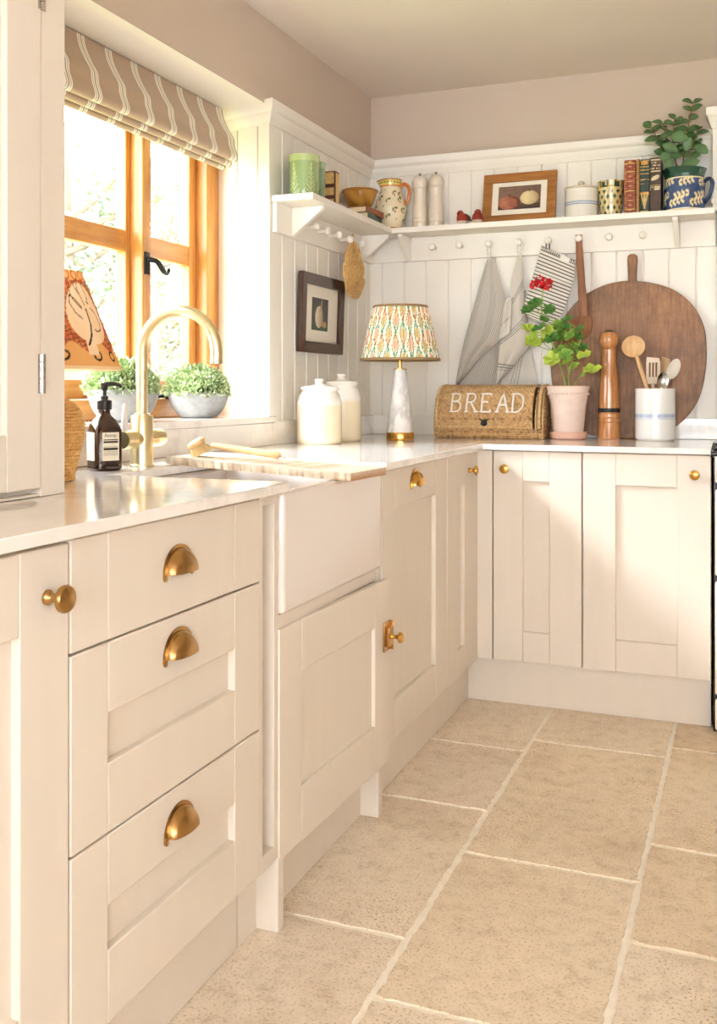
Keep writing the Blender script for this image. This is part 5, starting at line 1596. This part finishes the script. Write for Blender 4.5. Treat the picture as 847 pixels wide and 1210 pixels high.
# painted pitcher in the corner
px0, py0 = 0.128, -0.092
pt_ = thing('painted_pitcher', 'cream pitcher painted with leaf sprigs, orange handle, in the shelf corner', 'jug', (px0, py0, SZ))
CR, YL, GR, RD, OR = lin((234, 220, 188)), lin((224, 200, 104)), lin((110, 116, 50)), lin((150, 60, 40)), lin((200, 118, 62))
spr = []
rr = random.Random(4)
for i in range(9):
    for j, z in enumerate((0.045, 0.085, 0.125, 0.155)):
        spr.append((wrap(i*2*PI/9+(0.35 if j % 2 else 0)+rr.uniform(-.12, .12)), z+rr.uniform(-.008, .008), rr.random()))
def pit(a, r, z):
    if z > 0.205: return RD
    if z > 0.199: return YL
    if z > 0.192: return GR if math.sin(a*20) > -0.2 else YL
    if z > 0.184: return YL
    if z > 0.178: return OR
    if z < 0.008: return OR
    for (sa, sz_, k_) in spr:
        dx = wrap(a-sa)*0.07; dz = z-sz_
        if abs(dx) > 0.02 or abs(dz) > 0.02: continue
        if k_ > 0.66:
            if math.hypot(dx, dz) < 0.0030: return lin((70, 54, 84))
        else:
            if math.hypot((dx-0.006)/0.008, (dz-0.003)/0.005) < 1 or math.hypot((dx+0.007)/0.004, (dz+0.004)/0.008) < 1: return GR
            if math.hypot(dx-0.001, dz+0.013) < 0.004 and k_ < 0.3: return RD
    return CR
mb = MB()
pp = [(0, 0), (0.040, 0.0), (0.044, 0.004), (0.056, 0.03), (0.0655, 0.065), (0.067, 0.090), (0.061, 0.120), (0.050, 0.148), (0.043, 0.168), (0.0425, 0.18), (0.044, 0.195), (0.0475, 0.209), (0.0445, 0.209), (0.039, 0.18), (0.05, 0.12), (0, 0.02)]
def spout(a, z, kk):
    d_ = abs(wrap(a-PI*1.02))
    return 0.014*math.exp(-(d_/0.35)**2)*max(0, (z-0.175)/0.034) if z > 0.175 else 0
rev(mb, pp, 160, (px0, py0, SZ), cf=pit, sub=10, disp=spout)
mb.build('body', M['paint'], pt_, world=True, ang=60)
mb = MB(weld=True)
mb.tube(smoothline([(px0+0.040, py0, SZ+0.178), (px0+0.060, py0, SZ+0.190), (px0+0.078, py0, SZ+0.177), (px0+0.083, py0, SZ+0.150), (px0+0.075, py0, SZ+0.118), (px0+0.060, py0, SZ+0.108)], 6), 0.0075, 12)
tag(mb.build('handle', mat('orange_glaze', (196, 112, 58), 0.2, coat=0.5), pt_, world=True), 'orange glazed handle')

# pale ceramic mills
def cmill(cx_, cy_, label):
    t = thing('ceramic_mill', label, 'pepper mill', (cx_, cy_, SZ), 'cream mills on the shelf')
    mb = MB(); rev(mb, [(0, 0), (0.031, 0.0), (0.0322, 0.003), (0.0318, 0.024), (0.0302, 0.026), (0.0318, 0.028), (0.0318, 0.042), (0.030, 0.045), (0.0312, 0.06), (0.030, 0.085), (0.0255, 0.112), (0.0245, 0.13), (0.0265, 0.155), (0.029, 0.163), (0.0275, 0.166), (0, 0.166)], 40, (cx_, cy_, SZ)); mb.build('body', M['bone'], t, world=True, ang=30)
    mb = MB(); rev(mb, [(0, 0.166), (0.027, 0.1665), (0.0295, 0.170), (0.0285, 0.175), (0.0318, 0.183), (0.0315, 0.196), (0.027, 0.208), (0.018, 0.217), (0.008, 0.220), (0, 0.220)], 36, (cx_, cy_, SZ)); mb.build('head', M['bone'], t, world=True, ang=30)
    mb = MB(); rev(mb, [(0, 0.219), (0.0045, 0.2195), (0.0035, 0.223), (0.006, 0.227), (0.004, 0.231), (0, 0.2325)], 16, (cx_, cy_, SZ)); mb.build('finial', M['steel'], t, world=True)
cmill(0.2525, -0.080, 'cream glazed mill beside the painted pitcher')
cmill(0.3225, -0.080, 'cream glazed mill, the one nearer the small birds')

# little red-breasted birds
def bird(cx_, cy_, label, yaw, sc):
    t = thing('bird_ornament', label, 'ornament', (cx_, cy_, SZ), 'little red-breasted birds', rz=yaw)
    RB, DK, WT = lin((150, 48, 30)), lin((66, 48, 42)), lin((226, 212, 196))
    mb = MB(weld=True)
    def body_(u, v):
        a = 2*PI*u; b = PI*v-PI/2
        x, y, z = math.cos(a)*math.cos(b), math.sin(a)*math.cos(b), math.sin(b)
        # plump body with raised head at +x and tapering tail at -x
        hx_ = max(0, x); tl_ = max(0, -x)
        X_ = 0.026*x+(-0.014*tl_**3)
        Z_ = 0.023+0.021*z+0.010*hx_*max(0, z)**0.5+0.006*tl_
        Y_ = 0.020*y*(1-0.55*tl_**2)
        if z < -0.75: Z_ = max(Z_, 0.0045)
        return (X_*sc, Y_*sc, max(Z_, 0.0)*sc)
    def bcol(u, v):
        a = 2*PI*u; b = PI*v-PI/2
        x, z = math.cos(a)*math.cos(b), math.sin(b)
        if z < -0.45: return WT
        if x > 0.05+0.3*z*0 and z < 0.75: return RB
        return mixc(DK, RB, 0.15)
    mb.grid(body_, 30, 20, bcol, True)
    mb.sphere((0.014*sc, 0, 0.041*sc), 0.0125*sc, 16, 10, cf=lambda u, v: RB if math.cos(2*PI*u) > 0.0 and v < 0.72 else DK)
    mb.build('body', M['matt'], t)
    mb = MB(); mb.lathe([(0.003*sc, 0), (0.0, 0.008*sc)], 8, (0.0255*sc, 0, 0.041*sc), T=Matrix.Rotation(PI/2, 3, 'Y')); mb.build('beak', M['black'], t)
    mb = MB(); mb.prism([(-0.028*sc, -0.006*sc), (-0.044*sc, -0.008*sc), (-0.044*sc, 0.008*sc), (-0.028*sc, 0.006*sc)], lambda p, d: (p[0], p[1], 0.020*sc+d-p[0]*0.1), -0.002, 0.002, c=lin((62, 46, 42))); mb.build('tail', M['matt'], t)
bird(0.442, -0.100, 'small red-breasted bird ornament nearest the cream mills', math.radians(-118), 1.12)
bird(0.503, -0.105, 'small red-breasted bird ornament beside the apple picture', math.radians(-70), 1.1)

# apple picture leaning on the shelf
ap = thing('framed_painting', 'apple painting in rustic brown wooden frame standing on the shelf', 'picture', (0.66, -0.04, SZ))
def art2(u, v):
    n_ = 0.5+0.5*math.sin(u*19+3*math.sin(v*11))*math.sin(v*29+u*7)
    c_ = mixc(lin((134, 104, 88)), lin((104, 78, 66)), 0.4*n_+0.5*u)
    if v < 0.22: c_ = mixc(lin((74, 54, 46)), lin((100, 72, 60)), n_*0.5)
    if v < 0.10: c_ = mixc(lin((58, 42, 38)), lin((78, 56, 48)), n_)
    d2 = math.hypot((u-0.74)/0.22, (v-0.47)/0.30)
    if d2 < 1: c_ = mixc(lin((232, 214, 164)), lin((150, 118, 78)), max(0, (u-0.68)*2.2)+0.12*n_+0.3*d2**4)
    d1 = math.hypot((u-0.26)/0.26, (v-0.30)/0.30)
    if d1 < 1: c_ = mixc(lin((196, 128, 96)), lin((104, 36, 34)), 0.35*n_+max(0, (u-0.1)*1.5)+0.3*d1**4)
    for ax_, az_ in ((0.27, 0.56), (0.73, 0.73)):
        if abs(u-ax_) < 0.012 and az_ < v < az_+0.10: c_ = lin((60, 42, 32))
    return c_
FW_, FH_ = 0.296, 0.214
tl_ = 0.22
picture(ap, lambda a, d, z: (0.512+a, -0.062+z*tl_-d, SZ+0.0002+z*0.976+d*tl_), FW_, FH_, 0.036, (0.062, 0.234, 0.060, 0.160), M['frame_l'], art2, depth=0.016)

# lidded jar with blue lines
sj = thing('lidded_jar', 'white lidded stoneware jar with two thin blue lines', 'jar', (0.912, -0.080, SZ))
mb = MB()
WJ, BJ = lin((226, 222, 214)), lin((120, 144, 190))
rev(mb, [(0, 0), (0.060, 0.0), (0.0635, 0.004), (0.0635, 0.105), (0.0645, 0.108), (0.0645, 0.111), (0.060, 0.112), (0, 0.112)], 48, (0.912, -0.080, SZ), cf=lambda a, r, z: BJ if abs(z-0.051) < 0.0022 or abs(z-0.059) < 0.0012 else WJ, sub=24)
mb.build('body', M['paint'], sj, world=True)
mb = MB()
LT = lin((206, 194, 168))
rev(mb, [(0, 0.112), (0.0655, 0.1122), (0.0665, 0.116), (0.064, 0.1195), (0.040, 0.124), (0.012, 0.1265), (0.008, 0.131), (0.0125, 0.137), (0.0125, 0.142), (0.008, 0.146), (0, 0.147)], 44, (0.912, -0.080, SZ), cf=lambda a, r, z: LT if z < 0.121 else mixc(WJ, LT, 0.5))
mb.build('lid', M['paint'], sj, world=True)

# patterned cup
mb = MB()
T1, T2, T3 = lin((206, 186, 128)), lin((44, 66, 36)), lin((132, 92, 44))
def cupc(a, r, z):
    h_ = z/0.135
    k_ = (h_*6.5); i = math.floor(k_); t = ((a*11/(2*PI))+0.5*(i % 2)) % 1.0
    if r < 0.0405 and z > 0.03: return T3
    if h_ > 0.80:
        return T2 if math.sin(a*6+1) > 0.2 and h_ < 0.95 else (T3 if math.sin(a*10) > 0.7 else T1)
    if 0.74 < h_ < 0.80: return T1
    d_ = abs(t-0.5)*2+abs((k_-i)-0.5)*1.3
    return (T2 if hsh(i, math.floor(a*11/(2*PI)+0.5*(i % 2))) > 0.25 else T3) if d_ < 0.62 else T1
rev(mb, [(0, 0), (0.037, 0.0), (0.039, 0.004), (0.041, 0.03), (0.0445, 0.07), (0.048, 0.100), (0.0495, 0.108), (0.048, 0.114), (0.0500, 0.130), (0.0505, 0.135), (0.047, 0.135), (0.0440, 0.10), (0.036, 0.02), (0, 0.012)], 140, (1.024, -0.080, SZ), cf=cupc, sub=8)
one(mb, 'patterned_beaker', M['paint'], 'tan glazed beaker with dark green diamond pattern, beside the red book', 'cup', (1.024, -0.080, SZ))

# blue slipware jug with a leafy cutting
jx2, jy2 = 1.293, -0.082
bj = thing('slipware_jug', 'blue jug with cream leaf pattern and green rim, at the shelf end', 'jug', (jx2, jy2, SZ))
JB, JC, JG, JS = lin((44, 68, 114)), lin((236, 220, 176)), lin((24, 72, 56)), lin((84, 112, 152))
mot = []
for i in range(6):
    a0 = i*2*PI/6
    for (z0, dir_) in ((0.100, 1), (0.060, -1), (0.026, 1)):
        for q in range(4):
            aa = a0+(z0*7)+dir_*(q-1.5)*0.20; zz = z0+0.004*q*dir_
            mot.append((aa, zz+0.007, 0.85*dir_)); mot.append((aa, zz-0.007, -0.85*dir_))
def jugc(a, r, z):
    if z > 0.122 or (r < 0.058 and z > 0.02): return JG
    if z > 0.1175 or z < 0.006: return JC
    for (ma, mz, an) in mot:
        dx = wrap(a-ma)*0.070
        if abs(dx) > 0.012: continue
        dz = z-mz
        if abs(dz) > 0.012: continue
        x_ = dx*math.cos(an)+dz*math.sin(an); y_ = -dx*math.sin(an)+dz*math.cos(an)
        if (x_/0.0088)**2+(y_/0.0046)**2 < 1: return JC
    return mixc(JB, JS, 0.5*hsh(math.floor(a*20), math.floor(z*160)))
mb = MB()
jp = [(0, 0), (0.070, 0.0), (0.0735, 0.003), (0.0740, 0.008), (0.0735, 0.05), (0.0725, 0.10), (0.0705, 0.117), (0.0700, 0.123), (0.071, 0.135), (0.076, 0.149), (0.0795, 0.1565), (0.0765, 0.157), (0.067, 0.130), (0.064, 0.11), (0.060, 0.02), (0.056, 0.01), (0, 0.01)]
def jsp(a, z, kk):
    return 0.020*math.exp(-(wrap(a-PI*1.36)/0.40)**2)*max(0, (z-0.120)/0.037) if z > 0.12 and kk < 10*11+5 else 0
rev(mb, jp, 260, (jx2, jy2, SZ), cf=jugc, sub=10, disp=jsp)
mb.build('body', M['paint'], bj, world=True, ang=60)
mb = MB(weld=True)
mb.tube(smoothline([(jx2+0.070, jy2-0.01, SZ+0.108), (jx2+0.086, jy2-0.03, SZ+0.114), (jx2+0.098, jy2-0.045, SZ+0.104), (jx2+0.100, jy2-0.050, SZ+0.082), (jx2+0.090, jy2-0.036, SZ+0.050), (jx2+0.070, jy2-0.016, SZ+0.028)], 6), 0.0075, 12)
mb.build('handle', mat('blue_glaze', (44, 62, 104), 0.2, coat=0.5), bj, world=True)
pl = thing('leafy_cutting', 'leafy green cutting with reddish stems standing in the blue jug', 'plant', (jx2, jy2, SZ+0.03))
mb = MB(); fo = MB()
SB = lin((136, 92, 62))
jst = [[(1.285, -0.085, 1.80), (1.256, -0.09, 1.935), (1.213, -0.10, 2.018), (1.172, -0.105, 2.090)],
       [(1.290, -0.080, 1.80), (1.268, -0.085, 1.935), (1.230, -0.085, 2.035), (1.216, -0.085, 2.105)],
       [(1.295, -0.080, 1.80), (1.288, -0.08, 1.935), (1.298, -0.08, 2.020), (1.310, -0.085, 2.100), (1.326, -0.09, 2.170)],
       [(1.300, -0.075, 1.80), (1.302, -0.078, 1.935), (1.326, -0.075, 2.02), (1.342, -0.075, 2.075)],
       [(1.280, -0.07, 1.80), (1.262, -0.065, 1.95), (1.250, -0.06, 2.04), (1.257, -0.06, 2.125)]]
rr = random.Random(12)
D1, D2, D3 = lin((58, 92, 56)), lin((92, 130, 82)), lin((76, 124, 58))
for si, p in enumerate(jst):
    q = smoothline(p, 8); n_ = len(q)
    mb.tube(q, [0.0034*(1-0.55*i/(n_-1)) for i in range(n_)], 7, cf=lambda t: SB)
    L_ = [2, 2, 3, 2, 2][si]
    for k_, t in enumerate([0.60, 0.71, 0.82, 0.91, 0.985]):
        c_ = at_poly(q, t); d_ = (at_poly(q, min(1, t+0.02))-at_poly(q, t-0.02)).normalized()
        for s_ in (-1, 1):
            az = k_*1.35+si*0.8+(PI if s_ > 0 else 0)
            out_ = Vector((math.cos(az), math.sin(az)*0.55, 0.25+0.3*math.sin(az)))
            ln = rr.uniform(0.042, 0.056)*(1.18-0.35*t)
            cc = mixc(D1, D2 if rr.random() > 0.4 else D3, rr.random())
            leaf(fo, c_, out_+d_*rr.uniform(0, 0.6)+Vector((0, -0.25, rr.uniform(-.5, .3))), d_*0.3+Vector((rr.uniform(-.4, .6), -1.0, rr.uniform(0, .9))), ln, ln*0.78, cc, mixc(cc, D3, 0.4), n=7, curl=0.28)
for (x, z, r_, dx, dz) in ((1.270, 1.985, 0.060, -0.9, 0.55), (1.282, 1.925, 0.070, 0.75, 0.22), (1.330, 2.0, 0.058, 0.75, -0.45), (1.25, 1.985, 0.05, -0.7, -0.5), (1.30, 1.985, 0.05, 0.3, 0.9), (1.238, 1.965, 0.05, 0.1, -0.9), (1.245, 2.045, 0.068, 0.9, -0.2)):
    cc = mixc(D1, D2, rr.random())
    leaf(fo, (x, -0.112, z), (dx, -0.25, dz), (0.1, -1, 0.35), r_, r_*0.72, cc, D2, n=8, curl=0.15)
mb.build('stems', M['stem'], pl, world=True); fo.build('foliage', M['leaf'], pl, world=True, ang=80)

# ---------------------------------------------------------------- range cooker at the right edge
rc = thing('range_cooker', 'cream enamel range cooker edged in black, right of the back cupboards', 'cooker', (1.9, -0.33, 0.0))
RX0, RX1, RY = 1.4125, 2.40, -0.628
mb = MB(); mb.box(RX0, RX1, RY+0.02, -0.022, 0.002, 0.905); mb.build('body', M['renamel'], rc, world=True, bevel=0.004)
mb = MB(); mb.box(RX0, RX1, RY-0.012, -0.022, 0.905, 0.928); mb.build('hob', M['renamel'], rc, world=True, bevel=0.006)
for z0, z1, nm in ((0.80, 0.895, 'control_panel'), (0.505, 0.780, 'oven_door'), (0.125, 0.485, 'oven_door')):
    mb = MB(); mb.box(RX0+0.0055, RX1-0.0055, RY, RY+0.025, z0, z1); d = mb.build(nm, M['enamel'], rc, world=True, bevel=0.006)
    if nm == 'oven_door':
        mb = MB(weld=True); mb.tube([(RX0+0.16, RY, z1-0.05), (RX0+0.16, RY-0.04, z1-0.05), (RX1-0.16, RY-0.04, z1-0.05), (RX1-0.16, RY, z1-0.05)], 0.008, 10); mb.build('handle', M['steel'], d, world=True)
    else:
        for q in range(6):
            mb = MB(); rev(mb, [(0, -0.002), (0.018, 0), (0.016, 0.022), (0, 0.024)], 18, (RX0+0.2+q*0.11, RY, 0.848), T=Matrix.Rotation(PI/2, 3, 'X')); mb.build('knob', M['renamel'], d, world=True)
mb = MB(); mb.box(RX0+0.006, RX1-0.006, RY+0.004, RY+0.03, 0.012, 0.108); mb.build('kick_panel', M['enamel'], rc, world=True, bevel=0.003)
mb = MB(weld=True)
for xx in (RX0+0.004, RX1-0.012):
    mb.tube([(xx, RY-0.012, 0.925), (xx-0.004, RY-0.060, 0.905), (xx-0.004, RY-0.062, 0.888), (xx, RY-0.012, 0.888)], 0.0055, 8)
mb.tube([(RX0-0.002, RY-0.062, 0.897), (RX1-0.01, RY-0.062, 0.897)], 0.008, 12)
mb.build('towel_rail', M['renamel'], rc, world=True)

# ---------------------------------------------------------------- the garden outside the window
mb = MB(); mb.box(-40, -0.32, -30, 40, -0.75, -0.65); tag(mb.build('lawn', mat('grass_lawn', (150, 168, 110), 0.9, var=0.2, vscale=3)), kind='structure')
def tree(x, y, h, R_, label, seed, n_, cA, cB):
    t = thing('garden_tree', label, 'tree', (x, y, -0.65), 'trees in the garden')
    rr = random.Random(seed)
    mb = MB(weld=True)
    mb.tube([(x, y, -0.65), (x+.05, y, h*0.3), (x-.05, y+.08, h*0.7), (x, y, h*0.95)], [0.11, 0.09, 0.06, 0.02], 8, cf=lambda t_: lin((120, 100, 80)))
    fo = MB()
    for q in range(14):
        a = rr.uniform(0, 2*PI); z0 = rr.uniform(0.25, 0.8)*h; L_ = R_*rr.uniform(0.6, 1.0)
        e_ = Vector((x+L_*math.cos(a), y+L_*math.sin(a), z0+rr.uniform(0.1, 0.5)*R_))
        mb.tube(bez((x, y, z0-0.2), ((x+e_.x)/2, (y+e_.y)/2, z0), e_, 6), [0.035-0.004*i for i in range(7)], 6, cf=lambda t_: lin((120, 100, 80)))
        for k_ in range(n_//14):
            p = Vector((x, y, z0)).lerp(e_, rr.uniform(0.35, 1.08))+Vector((rr.gauss(0, .16), rr.gauss(0, .16), rr.gauss(0, .16)))*R_
            cc = mixc(cA, cB, rr.random())
            leaf(fo, p, (rr.gauss(0, 1), rr.gauss(0, 1), rr.gauss(0, .6)-.3), (rr.gauss(0, 1), rr.gauss(0, 1), 1), rr.uniform(0.07, 0.12), 0.05, cc, cc, n=2)
    mb.build('trunk', M['matt'], t, world=True); fo.build('crown', M['leaf'], t, world=True)
gA, gB = lin((112, 128, 98)), lin((156, 168, 138))
tree(-4.2, 3.3, 3.7, 1.0, 'leafy green garden tree seen through the left-hand panes', 3, 2600, gA, gB)
tree(-4.7, 5.6, 3.6, 0.9, 'leafy green garden tree seen through the right-hand panes', 8, 2200, gA, gB)
